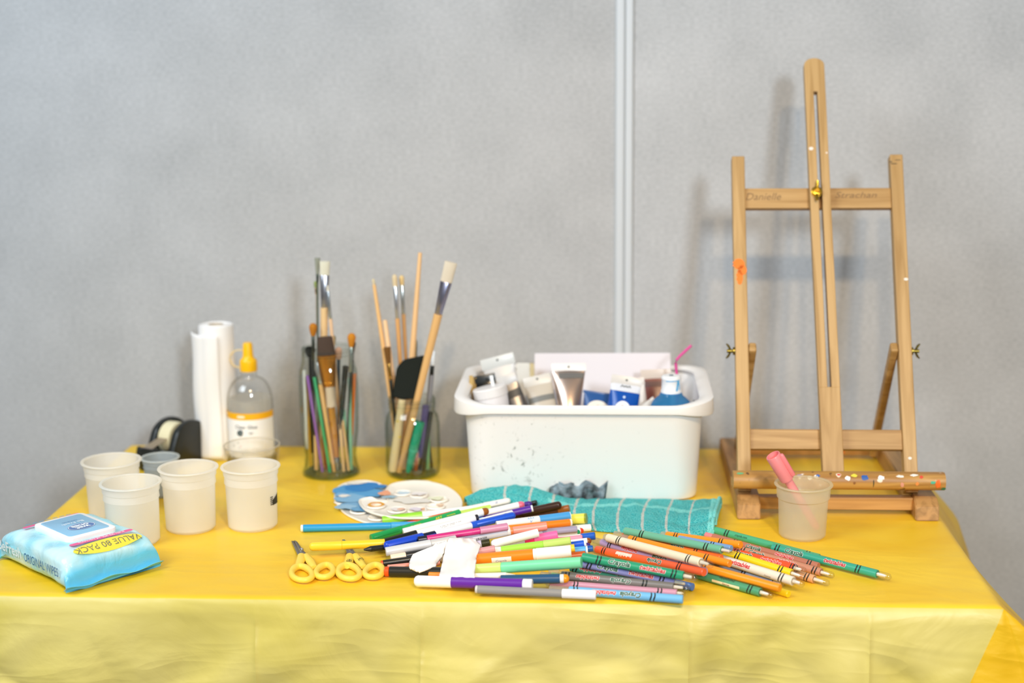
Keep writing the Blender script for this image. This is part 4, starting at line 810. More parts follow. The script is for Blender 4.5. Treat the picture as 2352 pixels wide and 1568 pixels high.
# ============================================================ scissors
def scissors(bl1, bl2, screw, sh1, sh2, r1, r2, label, marks=None):
    c = P(*screw); t = thing('scissors', label, 'scissors', (c.x, c.y, T+0.0006), 0, 'small yellow handled scissors')
    def q(x, y, z): w = P(x, y, z); return Vector((w.x-c.x, w.y-c.y, z))
    ST = M('9c9a98', 0.28, 'm'); YP = M('fbd957', 0.4)
    for i, bl in enumerate((bl1, bl2)):
        pts = [q(x, y, 0.003) for x, y in bl]; B().prism([(p.x, p.y) for p in pts], 0.0022+0.0013*i, 0.0034+0.0013*i, 0.0003).build('blade', ST, t)
    B().lathe([(0, 0.0074), (0.0022, 0.0070), (0.0030, 0.0050), (0.0030, 0.0046)], 20).build('screw', M('c9c7c2', 0.2, 'm'), t)
    for sh, (cx_, cy_, rx_, ry_, sk) in ((sh1, r1), (sh2, r2)):
        b = B(); pts = []
        for k in range(32):
            a = 2*PI*k/32; e = math.cos(a); f = math.sin(a); tri = 1-0.16*f if sk else 1
            pts.append(q(cx_+rx_*e*tri+sk*f*4, cy_-ry_*f, 0.0048))
        b.tube(pts, [0.0040 if math.sin(2*PI*k/32) < 0.4 else 0.0046 for k in range(32)], 10, closed=True)
        sp = [q(x, y, 0.0048) for x, y, w in sh]; b.tube(sp, [w for x, y, w in sh], 12, flat=0.7)
        b.build('handle', YP, t)
    if marks:
        b = B()
        for (x, y, s_, rot) in marks:
            p = q(x, y, 0.0098)
            flat_text(b, s_, Matrix.Translation(p) @ Matrix.Rotation(rot, 4, 'Z'), 0.011, 0, 0.01, 0, 0.7)
        b.build('ink_initials', M('5a5020', 0.6), t)
scissors([(669, 1243), (677, 1243), (708, 1277), (701, 1281), (686, 1280)], [(676, 1243), (683, 1247), (704, 1278), (692, 1281)], (693, 1271),
    [(692, 1276, .0050), (690, 1290, .0060), (684, 1302, .0045)], [(703, 1276, .0045), (714, 1292, .0060), (722, 1304, .0045)], (693, 1317, 23, 16, -1), (746, 1312, 19, 14, 1), 'yellow handled scissors on the left, blades pointing away')
scissors([(786, 1240), (792, 1240), (809, 1261), (821, 1276), (812, 1279), (799, 1277)], [(789, 1243), (795, 1244), (815, 1276), (798, 1278)], (806, 1269),
    [(803, 1276, .0050), (801, 1290, .0062), (796, 1302, .0045)], [(816, 1276, .0048), (826, 1290, .0062), (836, 1303, .0045)], (801, 1314, 24, 16, -1), (859, 1312, 20, 14, 1), 'yellow handled scissors marked with initials, partly under the yellow marker', [(802, 1287, 'HB', -PI/2), (827, 1284, 'FC', -PI/2+.5)])
# ============================================================ easel
AL_ = math.atan2(0.219, 0.459); EO = Vector((0.334, 2.165, T+0.045)); EX = Vector((1, 0, 0)); EYV = Vector((0, math.sin(AL_), math.cos(AL_))); EZ = EX.cross(EYV)
EM = Matrix(((EX.x, EYV.x, EZ.x, EO.x), (EX.y, EYV.y, EZ.y, EO.y), (EX.z, EYV.z, EZ.z, EO.z), (0, 0, 0, 1)))
def EP(px, py, off=0.0):
    d = ray(px, py); k = (EO+EZ*off-CAM).dot(EZ)/d.dot(EZ); w = CAM+d*k-EO; return (w.dot(EX), w.dot(EYV))
def easel():
    t = thing('tabletop_easel', 'pine tabletop easel with paint spots leaning against the wall', 'easel', (0.334, 2.165, T+0.0006))
    bpy.context.view_layer.update(); inv = t.matrix_world.inverted(); FM = inv @ EM
    WA = wood('pine_upright', 'c39d66', 'a37c44', 'Y', 22); WB_ = wood('pine_crossbar', 'c09860', 'a0773f', 'X', 22); WC = wood('pine_base', 'bd9058', '96703f', 'Y', 22); WD = wood('pine_base_bar', 'cc9c5e', 'a87a42', 'X', 22, stains=(('e2742a', 38, .70),))
    # uprights
    for i, (top, bot, w) in enumerate((((1688, 358), (1718, 1083), .0195), ((2051, 354), (2101, 1083), .0195))):
        x0, y0 = EP(*bot); x1, y1 = EP(*top); x = (x0+x1)/2
        b = B(); b.box((x-w/2, -0.012, -0.020), (x+w/2, y1, 0.0), 0.0015, mw=Matrix.Identity(4)); up = b.build('side_upright', WA, t, False, FM)
        if i == 0: XL_ = x
        else: XR_ = x
        b = B()
        if i == 0:
            for (px, py, rx, ry) in ((1697, 606, 13, 12), (1705, 620, 10, 11), (1699, 636, 7, 17)):
                a, c = EP(px, py, .0005); n = 20; b.add([(a, c, .0006)]+[(a+rx*.00066*math.cos(2*PI*k/n)*(1+.2*math.sin(k*3)), c+ry*.0007*math.sin(2*PI*k/n), .0006) for k in range(n)], [(0, k+1, (k+1) % n+1) for k in range(n)])
            b.build('orange_paint', M('f27a12', 0.5), up)
        else:
            for (px, py, rx, ry) in ((2081, 641, 5, 3), (2090, 1052, 4, 3)):
                a, c = EP(px, py, .0005); n = 14; b.add([(a, c, .0006)]+[(a+rx*.00066*math.cos(2*PI*k/n), c+ry*.0007*math.sin(2*PI*k/n), .0006) for k in range(n)], [(0, k+1, (k+1) % n+1) for k in range(n)])
            b.build('white_paint', M('eee6da', 0.5), up)
            a, c = EP(2052, 372, .0005); b = B()
            for (dx, dy, rw, rh) in ((-.006, 0, .004, .0012), (-.004, -.003, .009, .001), (0.003, .003, .008, .0008)): b.box((a+dx, c+dy, 0.0002), (a+dx+rw, c+dy+rh, .0006), 0)
            b.build('pencil_mark', M('4a4434', 0.6), up)
    w = .0195
    for (py0, py1) in ((432, 478), (985, 1031)):
        ym0 = EP(1780, py1, -.006)[1]; ym1 = EP(1780, py0, -.006)[1]
        b = B(); b.box((XL_+w/2-0.0005, ym0, -0.018), (XR_-w/2+0.0005, ym1, -0.006), 0.001); cb = b.build('crossbar', WB_, t, False, FM)
        if py0 < 500:
            b = B(); a, c = EP(1752, 452, -.0055); flat_text(b, 'Danielle', Matrix.Translation((a, c, -.0055)), .0165, 0, -0.004, .3, 1.0); b.build('pencil_name', M('8a6c4a', 0.7), cb); b = B()
            a, c = EP(1965, 448, -.0055); flat_text(b, 'Strachan', Matrix.Translation((a, c, -.0055)), .0135, 0, -0.004, .3, 1.35); b.build('pencil_name', M('8a6c4a', 0.7), cb)
    # sliding mast with long slot
    xb, yb_ = EP(1914, 1080, .010); xt, yt = EP(1857, 133, .010); mw_ = .031; x = (xb+xt)/2; sl = .0029
    sa = EP(1907, 888, .010)[1]; sb = EP(1861, 210, .010)[1]
    dx = (xt-xb)/(yt-yb_); sh = FM @ Matrix(((1, dx, 0, xb-dx*yb_), (0, 1, 0, 0), (0, 0, 1, 0), (0, 0, 0, 1)))
    b = B(); z0, z1 = -.0055, .010
    b.box((-mw_/2, -0.004, z0), (mw_/2, sa, z1), 0.001); b.box((-mw_/2, sa-.001, z0), (-sl, sb+.001, z1), 0.0008); b.box((sl, sa-.001, z0), (mw_/2, sb+.001, z1), 0.0008)
    rr = mw_/2; pts = [(-rr, sb), (rr, sb), (rr, yt-rr*.75)]+[(rr*math.cos(a), yt-rr*.75+rr*.75*math.sin(a)) for a in [k*PI/12 for k in range(1, 12)]]+[(-rr, yt-rr*.75)]
    b.prism(pts, z0, z1, 0.001); ms = b.build('mast', WA, t, False, sh)
    b = B()
    for (px, py, rx, ry) in ((1853, 341, 5, 4), (1889, 351, 2, 2)):
        a, c = EP(px, py, .0105); a -= xb+dx*(c-yb_); n = 12; b.add([(a, c, z1+.0004)]+[(a+rx*.0007*math.cos(2*PI*k/n), c+ry*.0007*math.sin(2*PI*k/n), z1+.0004) for k in range(n)], [(0, k+1, (k+1) % n+1) for k in range(n)])
    b.build('white_paint', M('f2e4d8', 0.5), ms)
    BR = M('d8a83a', 0.25, 'm')
    a, c = EP(1876, 440, .012); b = B(); b.lathe([(0, .020), (.003, .020), (.0035, .016), (.0065, .0155), (.007, .0125), (.0085, .012), (.0085, .0102)], 24, mw=Matrix.Translation((a, c, 0)))
    for s_ in (-1, 1): b.tube([(a, c+s_*.003, .014), (a+s_*.001, c+s_*.010, .017), (a+s_*.001, c+s_*.016, .019)], [.0025, .0028, .0018], 10, flat=.5)
    b.build('wing_nut', BR, t, True, FM)
    # tray
    pa = PY(1684, 1105, 2.138); pb = PY(2170, 1105, 2.138); zc = (pa.z+pb.z)/2; rt = .0135; yc = 2.140
    def tr(p): return inv @ Vector(p)
    b = B(); n = 20; sec = [(yc+.013, zc-rt*.75), (yc+.013, zc+rt*.8), (yc+.002, zc+rt*.95)]+[(yc-rt*1.0*math.sin(a)+.002, zc+rt*.95*math.cos(a)) for a in [PI*k/n for k in range(2, n)]]+[(yc+.004, zc-rt*.95)]
    bm = bmesh.new(); vv = [bm.verts.new(tr((pa.x, y, z))) for y, z in sec]; f = bm.faces.new(vv); r = bmesh.ops.extrude_face_region(bm, geom=[f])
    for g in r['geom']:
        if isinstance(g, bmesh.types.BMVert): g.co.x += pb.x-pa.x
    bmesh.ops.recalc_face_normals(bm, faces=bm.faces[:]); bm.verts.index_update()
    tray = obj('canvas_ledge', [q.co for q in bm.verts], [tuple(q.index for q in f.verts) for f in bm.faces], wood('pine_ledge', 'c59652', '9c6d34', 'X', 26, .45, (('6a4a2a', 60, .67), ('e9d9c4', 48, .70))), t); bm.free()
    sp = [(1700, 1087, '6fae7c', 9, 3), (1858, 1094, 'f4eee4', 6, 4), (1873, 1092, 'f4eee4', 5, 4), (1835, 1090, 'a08aa8', 8, 3), (1945, 1094, 'f6f2ea', 7, 5), (1960, 1089, 'e6d84a', 7, 4), (1984, 1093, '2f5fa8', 8, 6), (1877, 1090, '3a68b0', 5, 3), (2022, 1093, 'f6f4f2', 7, 5), (1925, 1088, 'e04a3a', 5, 2), (2065, 1090, 'efe8dc', 9, 3), (2098, 1088, 'f2eee4', 9, 3), (2114, 1091, 'd8503a', 5, 3), (2152, 1105, 'f0702a', 6, 9), (2070, 1108, 'd99a86', 4, 6), (2104, 1105, 'e2904a', 4, 4), (2140, 1102, '4fae8e', 6, 3), (2165, 1118, '3f8a6a', 6, 4), (1960, 1104, '8a5a30', 3, 3), (2004, 1105, '2a3a2c', 1.2, 9)]
    for px, py, hx, rx, ry in sp:
        b = B()
        k = (1105-py)/20; an = math.acos(max(-1, min(1, k*.98))); w_ = PY(px, 1105, 2.138); cx_ = w_.x
        m = M(hx, .45); n_ = 14; R_e = rt*1.03
        def pt(ax, aa): return tr((cx_+ax, yc-R_e*math.sin(aa)+.002, zc+R_e*.95*math.cos(aa)))
        ro = [random.uniform(.75, 1.15) for _ in range(n_)]
        b.add([pt(0, an)]+[pt(rx*.00062*math.cos(2*PI*k_/n_)*ro[k_], an+ry*.00062/R_e*1.3*math.sin(2*PI*k_/n_)*ro[k_]) for k_ in range(n_)], [(0, k_+1, (k_+1) % n_+1) for k_ in range(n_)]); b.build('paint_spot', m, tray)
    b = B(); b.box((XL_+EO.x-.02, 2.150, zc-rt), (XR_+EO.x+.02, 2.168, zc-.002), .001); b.v = [inv @ v for v in b.v]; b.build('ledge_rail', WD, t, False)
    # base
    fx = (P(1720, 1193).x, P(2127, 1193).x)
    for x_ in fx:
        b = B(); y0 = 2.128; pr = [(y0, 0), (y0+.362, 0), (y0+.362, .020), (y0+.350, .028), (y0+.02, .030), (y0+.004, .022)]
        bm = bmesh.new(); vv = [bm.verts.new((x_-.0165, y, T+.0008+z)) for y, z in pr]; f = bm.faces.new(vv); r = bmesh.ops.extrude_face_region(bm, geom=[f])
        for g in r['geom']:
            if isinstance(g, bmesh.types.BMVert): g.co.x += .033
        bmesh.ops.recalc_face_normals(bm, faces=bm.faces[:]); bmesh.ops.bevel(bm, geom=bm.edges[:], offset=.0015, segments=2, affect='EDGES'); bm.verts.index_update()
        obj('base_rail', [inv @ q.co for q in bm.verts], [tuple(q.index for q in f.verts) for f in bm.faces], WC, t, False); bm.free()
    for (y0, z0, z1) in ((2.152, .009, .027), (2.455, .006, .026)):
        b = B(); b.box((fx[0]+.016, y0, T+z0), (fx[1]-.016, y0+.018, T+z1), .001); b.v = [inv @ v for v in b.v]; b.build('base_crossbar', WD, t, False)
    # rear struts with wing nuts
    for i, (x_, sg, ppx) in enumerate(((XL_+w/2+.006, 1, 1731), (XR_-w/2-.006, -1, 2052))):
        ys = EP(ppx, 806, -.010)[1]; h_ = EM @ Vector((x_, ys, -.010)); h2 = EM @ Vector((x_, ys+.010, -.010)); lo = Vector((h_.x+sg*(-.004), 2.425, T+.018)); dr = (h_-lo).normalized()
        b = B(); b.bar(lo, h_+dr*.011, .0115, .017, (0, -1, .2), .003); b.v = [inv @ v for v in b.v]; b.build('rear_strut', WB_, t, False)
        xo = XL_-w/2 if i == 0 else XR_+w/2; hn = EM @ Vector((xo, ys, -.010)); b = B(); s2 = -1 if i == 0 else 1
        b.tube([hn, hn+Vector((s2*.012, 0, 0))], .0028, 10); b.tube([hn, hn+Vector((s2*.003, 0, 0))], .006, 14)
        for q_ in (-1, 1): b.tube([hn+Vector((s2*.007, 0, q_*.002)), hn+Vector((s2*.010, 0, q_*.008)), hn+Vector((s2*.013, 0, q_*.011))], [.0028, .003, .0016], 10, flat=.6)
        b.v = [inv @ v for v in b.v]; b.build('wing_nut', M('8a7a3a', .35, 'm'), t)
easel()
# ============================================================ fat pink marker in the right cup
def pink_marker():
    yy = cG.y; p1 = PY(1778, 1050, yy-.004); p0 = PY(1876, 1226, yy+.004); p0.z = max(p0.z, T+.010)
    x = (p1-p0).normalized(); v = (CAM-p1).normalized(); z = (v-x*v.dot(x)).normalized(); y = z.cross(x)
    t = thing('marker', 'chunky pink capped marker standing in the frosted cup by the easel', 'marker', mw=Matrix(((x.x, y.x, z.x, p0.x), (x.y, y.y, z.y, p0.y), (x.z, y.z, z.z, p0.z), (0, 0, 0, 1))))
    Ln = (p1-p0).length; s = proj(p1)[2]/F; PK = M('f08f92', .35); c0 = Ln-62*s*1.0
    B().lathe([(0, 0), (.0045, 0), (.0052, .003), (.0058, .02), (.0060, c0*.6), (.0060, c0+.002), (0, c0+.002)], 24, 'X').build('barrel', M('f0979a', .4), t)
    b = B(); b.lathe([(0, c0), (.0105, c0), (.0112, c0+.002), (.0116, Ln+.002), (.011, Ln+.0035), (.0098, Ln+.0035), (.0095, Ln-.004), (0, Ln-.004)], 32, 'X', sy=1.1, sx=.9); b.build('cap', PK, t)
    b = B(); b.box((c0+.002, -.0135, .003), (Ln+.002, -.0065, .0105), .003); b.build('clip', M('ee8488', .35), t)
pink_marker()
# ============================================================ the heap of crayons and markers
PLACED = []      # (p0, p1, r)
def seg_at(p0, p1, t): return p0+(p1-p0)*t
def settle(e, r, zmin):
    """lower a pen until it rests on the table or on the ones already placed"""
    base = r+zmin+0.0006; z = [base, base]
    for it in range(200):
        p0, p1 = P(e[0], e[1], z[0]), P(e[2], e[3], z[1]); worst = 0; wt = 0; wd = None
        for k in range(36):
            t = k/35; p = p0+(p1-p0)*t; vd = (p-CAM).normalized()
            for (a, c, rr) in PLACED:
                ab = c-a; ap = a-p
                abp = ab-vd*ab.dot(vd); app = ap-vd*ap.dot(vd)
                d2 = abp.length_squared; tt = max(0, min(1, -app.dot(abp)/d2))
                q = a+ab*tt-p; dq = q.dot(vd); dist = (q-vd*dq).length; R = r+rr+0.0005
                if dist < R*0.985:
                    want = math.sqrt(R*R-dist*dist)*1.0
                    if dq > -0.03 and want-dq > worst: worst = want-dq; wt = t; wd = vd
        if worst < 1.5e-4: break
        dz = min(worst, 0.004)*abs(wd.z)*1.05; w = (1-wt)**2+wt*wt; z[0] += dz*(1-wt)/w; z[1] += dz*wt/w
    for it in range(80):      # true distances, so that nothing sinks into its neighbour
        bad = 0
        for (a, c, rr) in PLACED:
            R = r+rr+0.0004; d1 = p1-p0; d2 = c-a; w0 = p0-a; A_, B_, C_ = d1.dot(d1), d1.dot(d2), d2.dot(d2); D_, E_ = d1.dot(w0), d2.dot(w0); dn = A_*C_-B_*B_
            s_ = max(0, min(1, (B_*E_-C_*D_)/dn)) if dn > 1e-12 else 0.5
            t_ = max(0, min(1, (B_*s_+E_)/C_)); s_ = max(0, min(1, (B_*t_-D_)/A_)); dd = (p0+d1*s_-a-d2*t_).length
            if R-dd > bad: bad = R-dd; sb = s_
        if bad < 1e-4: break
        dz = bad*0.9; w = (1-sb)**2+sb*sb; z[0] += dz*(1-sb)/w; z[1] += dz*sb/w; p0, p1 = P(e[0], e[1], z[0]), P(e[2], e[3], z[1])
    PLACED.append((p0, p1, r)); ZS.append((round(z[0]*1000, 1), round(z[1]*1000, 1), it)); return p0, p1
ZS = []
def pen(e, r, parts, label, cat='marker', name='marker', group='loose markers in the heap', zmin=0.0, texts=(), clip=None, roll=0.0):
    """e px ends; r mm; parts (name,t0,t1,hex,scale,kind); texts (string, t, size mm, hex, halo hex, flip, ang)"""
    r = r/1000; p0, p1 = settle(e, r, zmin/1000)
    x = (p1-p0).normalized(); v = (CAM-(p0+p1)/2).normalized(); z = (v-x*v.dot(x)).normalized(); y = z.cross(x)
    mw = Matrix(((x.x, y.x, z.x, p0.x), (x.y, y.y, z.y, p0.y), (x.z, y.z, z.z, p0.z), (0, 0, 0, 1)))
    t = thing(name, label, cat, group=group, mw=mw); Ln = (p1-p0).length; first = None
    for q in parts:
        nm, t0, t1, hx, sc = q[:5]; kd = q[5] if len(q) > 5 else 'p'; x0, x1 = t0*Ln, t1*Ln; rr = r*sc; b = B(); rib = 0; ribd = 0
        if nm == 'clear_tip': b.lathe([(0, x0), (rr*.55, x0), (rr*.45, x0+(x1-x0)*.55), (0, x0+(x1-x0)*.6)], 16, 'X', mi=1)
        k = min(0.0012, (x1-x0)*0.3)
        if 'd' in kd:  # domed at the far end (or near end when at t0==0)
            if t0 <= 0.001: pr = [(0, x0), (rr*.45, x0+k*.4), (rr*.8, x0+k*1.6), (rr, x0+k*4), (rr, x1), (0, x1)]
            else: pr = [(0, x0), (rr, x0), (rr, x1-k*4), (rr*.85, x1-k*1.8), (rr*.45, x1-k*.5), (0, x1)]
        elif 'n' in kd: pr = [(0, x0), (rr*.3, x0), (rr, x1), (0, x1)] if t0 <= .001 else [(0, x0), (rr, x0), (rr*.3, x1), (0, x1)]
        else: pr = [(0, x0), (rr-k*.5, x0), (rr, x0+k*.5), (rr, x1-k*.5), (rr-k*.5, x1), (0, x1)]
        if 'g' in kd: rib, ribd = 12, .05
        b.lathe(pr, 24, 'X', rib=rib, ribd=ribd)
        if 's' in kd:
            n_ = int((x1-x0)/.0016)
            for i in range(n_): xx = x0+(i+.5)*(x1-x0)/n_; b.lathe([(rr*.98, xx-.0005), (rr*1.07, xx), (rr*.98, xx+.0005)], 20, 'X')
        mk = 'f' if 'f' in kd else ('c' if 'c' in kd else 'p')
        o = b.build(nm, [M(hx, .3 if mk == 'p' else .12, mk, .62 if mk != 'c' else 3.0)]+([M('f4ead8', .5)] if nm == 'clear_tip' else []), t)
        if first is None: first = o
    if clip:
        t0, t1, hx = clip; b = B(); b.box((t0*Ln, -.0014, r*.9), (t1*Ln, .0014, r*1.28), .0006, mw=Matrix.Rotation(roll, 4, 'X')); b.build('clip', M(hx, .3), t)
    for q in texts:
        s_, tt, sz, hx, halo, flip = q[:6]; an = q[6] if len(q) > 6 else 0.15; xs = q[7] if len(q) > 7 else 1.0; b = B(); mats = []
        sz /= 1000
        if halo: wrap_text(b, s_, 0, sz, r*1.012, 0, .075, .25, xs); mats.append(M(halo, .4))
        wrap_text(b, s_, 0, sz, r*1.03, len(mats), (.036 if halo else .010), .25, xs); mats.append(M(hx, .4))
        b.v = [Matrix.Translation((tt*Ln, 0, 0)) @ Matrix.Rotation((PI if flip else 0), 4, 'Z') @ Matrix.Rotation(0, 4, 'X') @ v for v in b.v]
        b.v = [Matrix.Rotation(-an, 4, 'X') @ v for v in b.v]
        b.build('lettering', mats, t)
    return t, Ln, r
DG, RD_, WH = '1f5a3c', 'd0302c', 'f8f4f0'
def crayon(e, r, col, label, core=None, flip=False, tex=True, bands=(.13, .80), clearl=.10, tail=.07, tailc=None, tw=None, at=(.30, .58), extra=(), sz=1.0, tc=RD_):
    core = core or col
    parts = []
    a = 0.0
    if tail: parts.append(('tail_plug', 0, tail, tailc or 'e6e4d8', .82, 'f' if not tailc else 'p')); a = tail
    z = 1-clearl
    parts.append(('barrel', a, z, col, 1.0, 'p'))
    if clearl: parts.append(('clear_tip', z, 1, 'd9d2c4', .80, 'cd'))
    tx = []
    if tex:
        words = (('Crayola', DG), ('twistables', tc)); words = words if not flip else words[::-1]
        for (s_, c_), p_ in zip(words, at): tx.append((s_, p_, (9.4 if s_ == 'Crayola' else 8.6)*sz*r/6, c_, WH, flip))
    t, Ln, rr = pen(e, r, parts, label, 'crayon', 'twist_crayon', 'twist-up crayons in the heap', texts=tx+list(extra))
    for bt in bands:
        b = B()
        for k, (d, w_) in enumerate(((-.0030, .0015), (.0014, .0015))):
            n = 36; v = []
            for i in range(n):
                an = 2*PI*i/n; wv = .0008*math.sin(2*an+.6)
                for xx in (bt*Ln+d+wv, bt*Ln+d+wv+w_*(1+.35*math.cos(2*an))):
                    v.append((xx, rr*1.025*math.sin(an), rr*1.025*math.cos(an)))
            b.add(v, [(2*i, 2*i+1, (2*i+3) % (2*n), (2*i+2) % (2*n)) for i in range(n)])
        b.build('band', M('20241f', .4), t)
    return t
# --- crayons, right hand cluster, far to near
crayon((1619, 1211, 1913, 1289), 5.2, '4fae7c', 'long green crayon with a dark green end plug, farthest back of the crayons', tailc='1f9a4a', tail=.03, tex=False, bands=(.19, .82), clearl=.10, extra=(('crayola.com', .31, 4.2, '1c3a2a', None, False),))
crayon((1775, 1257, 2047, 1326), 5.6, '3aa387', 'teal green crayon reaching farthest right', bands=(.05, .74), clearl=.11, tail=0, at=(.2, .55), tc='c0282a')
crayon((1621, 1228, 1880, 1300), 5.0, 'b9745a', 'brown crayon with a pink end plug beside the towel corner', tailc='f0868a', tail=.07, bands=(.28, .93), clearl=.0, at=(.45, .72))
crayon((1660, 1251, 1916, 1322), 5.2, 'c98a6c', 'tan brown crayon with a peach clear tip', bands=(.2, .84), clearl=.11, at=(.33, .6))
crayon((1670, 1270, 1905, 1340), 5.4, 'e2a577', 'peach crayon whose clear tip ends just right of the white crayon', bands=(.2, .80), tex=False, clearl=.14)
crayon((1655, 1260, 1851, 1311), 5.6, 'ee5326', 'red orange crayon with an open clear end under the teal one', bands=(.2, .86), clearl=.14, at=(.30, .62), tail=0)
crayon((1660, 1266, 1850, 1326), 5.4, 'f6d21c', 'bright yellow crayon with a white stripe', bands=(.2, .72), tex=False, clearl=.16, tail=0)
crayon((1520, 1227, 1702, 1251), 5.2, 'f6971c', 'orange crayon without a clear tip lying against the towel', bands=(.2, .77), clearl=0, tex=False)
crayon((1560, 1236, 1680, 1259), 4.2, '7ba0cc', 'thin blue crayon tip between the orange and mint crayons', bands=(.66,), clearl=0, tex=False, tail=0)
crayon((1600, 1284, 1802, 1343), 5.0, '8794a8', 'slate blue crayon with a grey printed strip, under the orange one', bands=(.56,), tex=False, clearl=.12)
crayon((1630, 1308, 1812, 1364), 4.6, 'f2d21e', 'yellow crayon tip poking out beneath the orange crayon', bands=(.3,), tex=False, clearl=0)
crayon((1612, 1270, 1847, 1342), 6.0, 'ece0cc', 'cream crayon with red lettering lying over the yellow crayon', bands=(.80,), clearl=.10, at=(.0, .40), sz=1.0, tail=0, extra=(('George', .68, 3.4, 'a89a80', None, False, -.6),))
crayon((1600, 1318, 1776, 1368), 5.6, '4f9a72', 'green crayon with a cream name strip, nearest of the right cluster', bands=(.72,), clearl=.16, tex=False, tail=0, extra=(('twistables', .42, 6.0, '3a3a2c', None, True, .75), ('George', .42, 3.6, 'a08060', 'f0e4bc', False, -.5)))
t_ = [o for o in bpy.data.objects if str(o.get('label', '')).startswith('green crayon with a cream')][0]
b = B(); rr_ = .0056*1.008; b.grid(lambda u, v: (.028+.042*u, -rr_*math.sin(.75-.6*v), rr_*math.cos(.75-.6*v)), 2, 8); b.build('name_strip', M('ecdfb8', .6), t_)
crayon((1600, 1298, 1792, 1350), 5.2, 'f7991f', 'plain orange crayon lying on top between the green and cream crayons', bands=(.1,), clearl=0, tex=False, tail=0)
# --- crayons, middle cluster
crayon((1412, 1225, 1657, 1281), 4.8, 'f0692a', 'red orange crayon sandwiched between mint and orange crayons', flip=True, bands=(.19, .78), clearl=0, tail=.09, at=(.36, .62))
crayon((1436, 1219, 1688, 1268), 5.2, '6fb594', 'mint green crayon with a clear tip against the towel', bands=(.17, .76), tex=False, clearl=.11, tail=0)
crayon((1430, 1233, 1677, 1294), 5.0, 'f6921e', 'orange crayon lying behind the long cream crayon', bands=(.13, .80), tex=False, clearl=0)
crayon((1364, 1240, 1620, 1313), 5.4, 'b99cc0', 'lavender crayon with a clear left end below the cream crayon', flip=True, bands=(.17, .80), clearl=0, tail=.08, at=(.36, .63))
crayon((1356, 1258, 1618, 1314), 5.0, 'ec6238', 'coral red crayon under the lavender crayon', flip=True, bands=(.14, .80), clearl=0, tail=.06, at=(.33, .60), tc='e8d8c8')
crayon((1390, 1233, 1637, 1298), 5.8, 'f0e2c4', 'plain cream crayon with a clear tip on top of the middle cluster', bands=(.15, .80), tex=False, clearl=.10, tail=.03)
crayon((1262, 1311, 1400, 1336), 4.8, 'e2ae4e', 'amber crayon with a clear end under the mint marker', bands=(.5,), tex=False, clearl=0, tail=.18)
crayon((1242, 1318, 1370, 1338), 4.6, '9fbf7a', 'pale yellow green crayon end behind the navy marker', bands=(.6,), tex=False, clearl=0, tail=.2)
crayon((1440, 1314, 1592, 1348), 5.0, '3f74c2', 'royal blue crayon showing only its tip behind the purple one', bands=(.4,), tex=False, clearl=0)
crayon((1310, 1303, 1560, 1342), 5.0, '4f9f82', 'sea green crayon with upside down lettering', flip=True, bands=(.05, .8), clearl=.05, at=(.20, .52), tail=0)
crayon((1330, 1292, 1590, 1344), 5.6, '8f8fc4', 'violet crayon with dark and red lettering', bands=(.10, .74), clearl=.15, at=(.26, .56), tail=0)
crayon((1338, 1279, 1603, 1328), 5.8, '2f9a70', 'deep green crayon with a clear tip above the violet crayon', bands=(.15, .80), clearl=.12, at=(.33, .62), tail=0, tc='c8282c')
crayon((1290, 1321, 1584, 1351), 5.4, '7e7872', 'grey crayon with upside down lettering', flip=True, bands=(.05, .66), clearl=.12, at=(.22, .48), tail=0)
crayon((1255, 1338, 1575, 1363), 4.6, 'cf93a4', 'long mauve pink crayon between the grey and pale blue ones', bands=(.22, .82), tex=False, clearl=.06, tail=.03)
crayon((1262, 1352, 1569, 1376), 5.4, '78b8e0', 'pale blue crayon, nearest to the table edge', flip=True, bands=(.2, .78), clearl=0, at=(.42, .62), tail=.15)
print('top', max(max(p[0].z, p[1].z) for p in PLACED)-T)
NCR = len(PLACED); PLACED += OBST
# --- markers, far to near, bottom to top
W = 'f7f3ef'
pen((1150, 1173, 1233, 1154), 4.0, [('cap', 0, 1, '1d1a16', 1, 'p')], 'black cap end peeping out behind the purple marker')
pen((1180, 1193, 1308, 1167), 5.4, [('barrel', 0, .8, '5a3418', 1), ('cap', .8, 1, '9a5a20', 1.02)], 'brown marker with an amber cap behind the blue and white one')
pen((1140, 1191, 1290, 1158), 5.6, [('barrel', 0, .3, '2a1a12', .9), ('cap', .3, 1, '3a1f12', 1, 'gd')], 'glossy dark brown ribbed cap marker in front of the towel')
pen((1110, 1179, 1222, 1156), 4.6, [('barrel', 0, .86, W, 1), ('end_plug', .86, 1, '4b2a8a', 1.0, 'd')], 'white marker with a violet end plug at the back of the heap')
pen((1010, 1181, 1173, 1149), 4.6, [('barrel', 0, .62, W, .92), ('cap', .62, 1, 'f2efe8', 1, 'gd')], 'white marker with a ribbed white cap and two blue dashes', texts=(('=', .79, 8, '3a5a9a', None, False),))
pen((878, 1194, 1112, 1165), 5.5, [('cap', 0, .39, '96d43c', 1.04), ('barrel', .39, 1, W, .92)], 'white marker with a lime green cap beside the palette')
pen((930, 1203, 1040, 1177), 3.0, [('barrel', 0, 1, 'e8512a', 1, 'p')], 'thin red pencil wedged behind the green marker')
pen((985, 1194, 1127, 1165), 4.4, [('barrel', 0, .5, 'b9d95a', .95), ('cap', .5, 1, 'c3dc62', 1, 'g')], 'yellow green translucent cap marker near the lime one')
pen((1060, 1191, 1205, 1157), 5.2, [('barrel', 0, .91, W, 1), ('end_plug', .91, 1, 'f0708c', .98, 'd')], 'white marker with a pink end plug')
pen((1062, 1203, 1224, 1167), 5.0, [('barrel', 0, .975, '57289a', 1), ('end_plug', .975, 1, 'f4f0f4', .96)], 'deep purple marker with a white end disc')
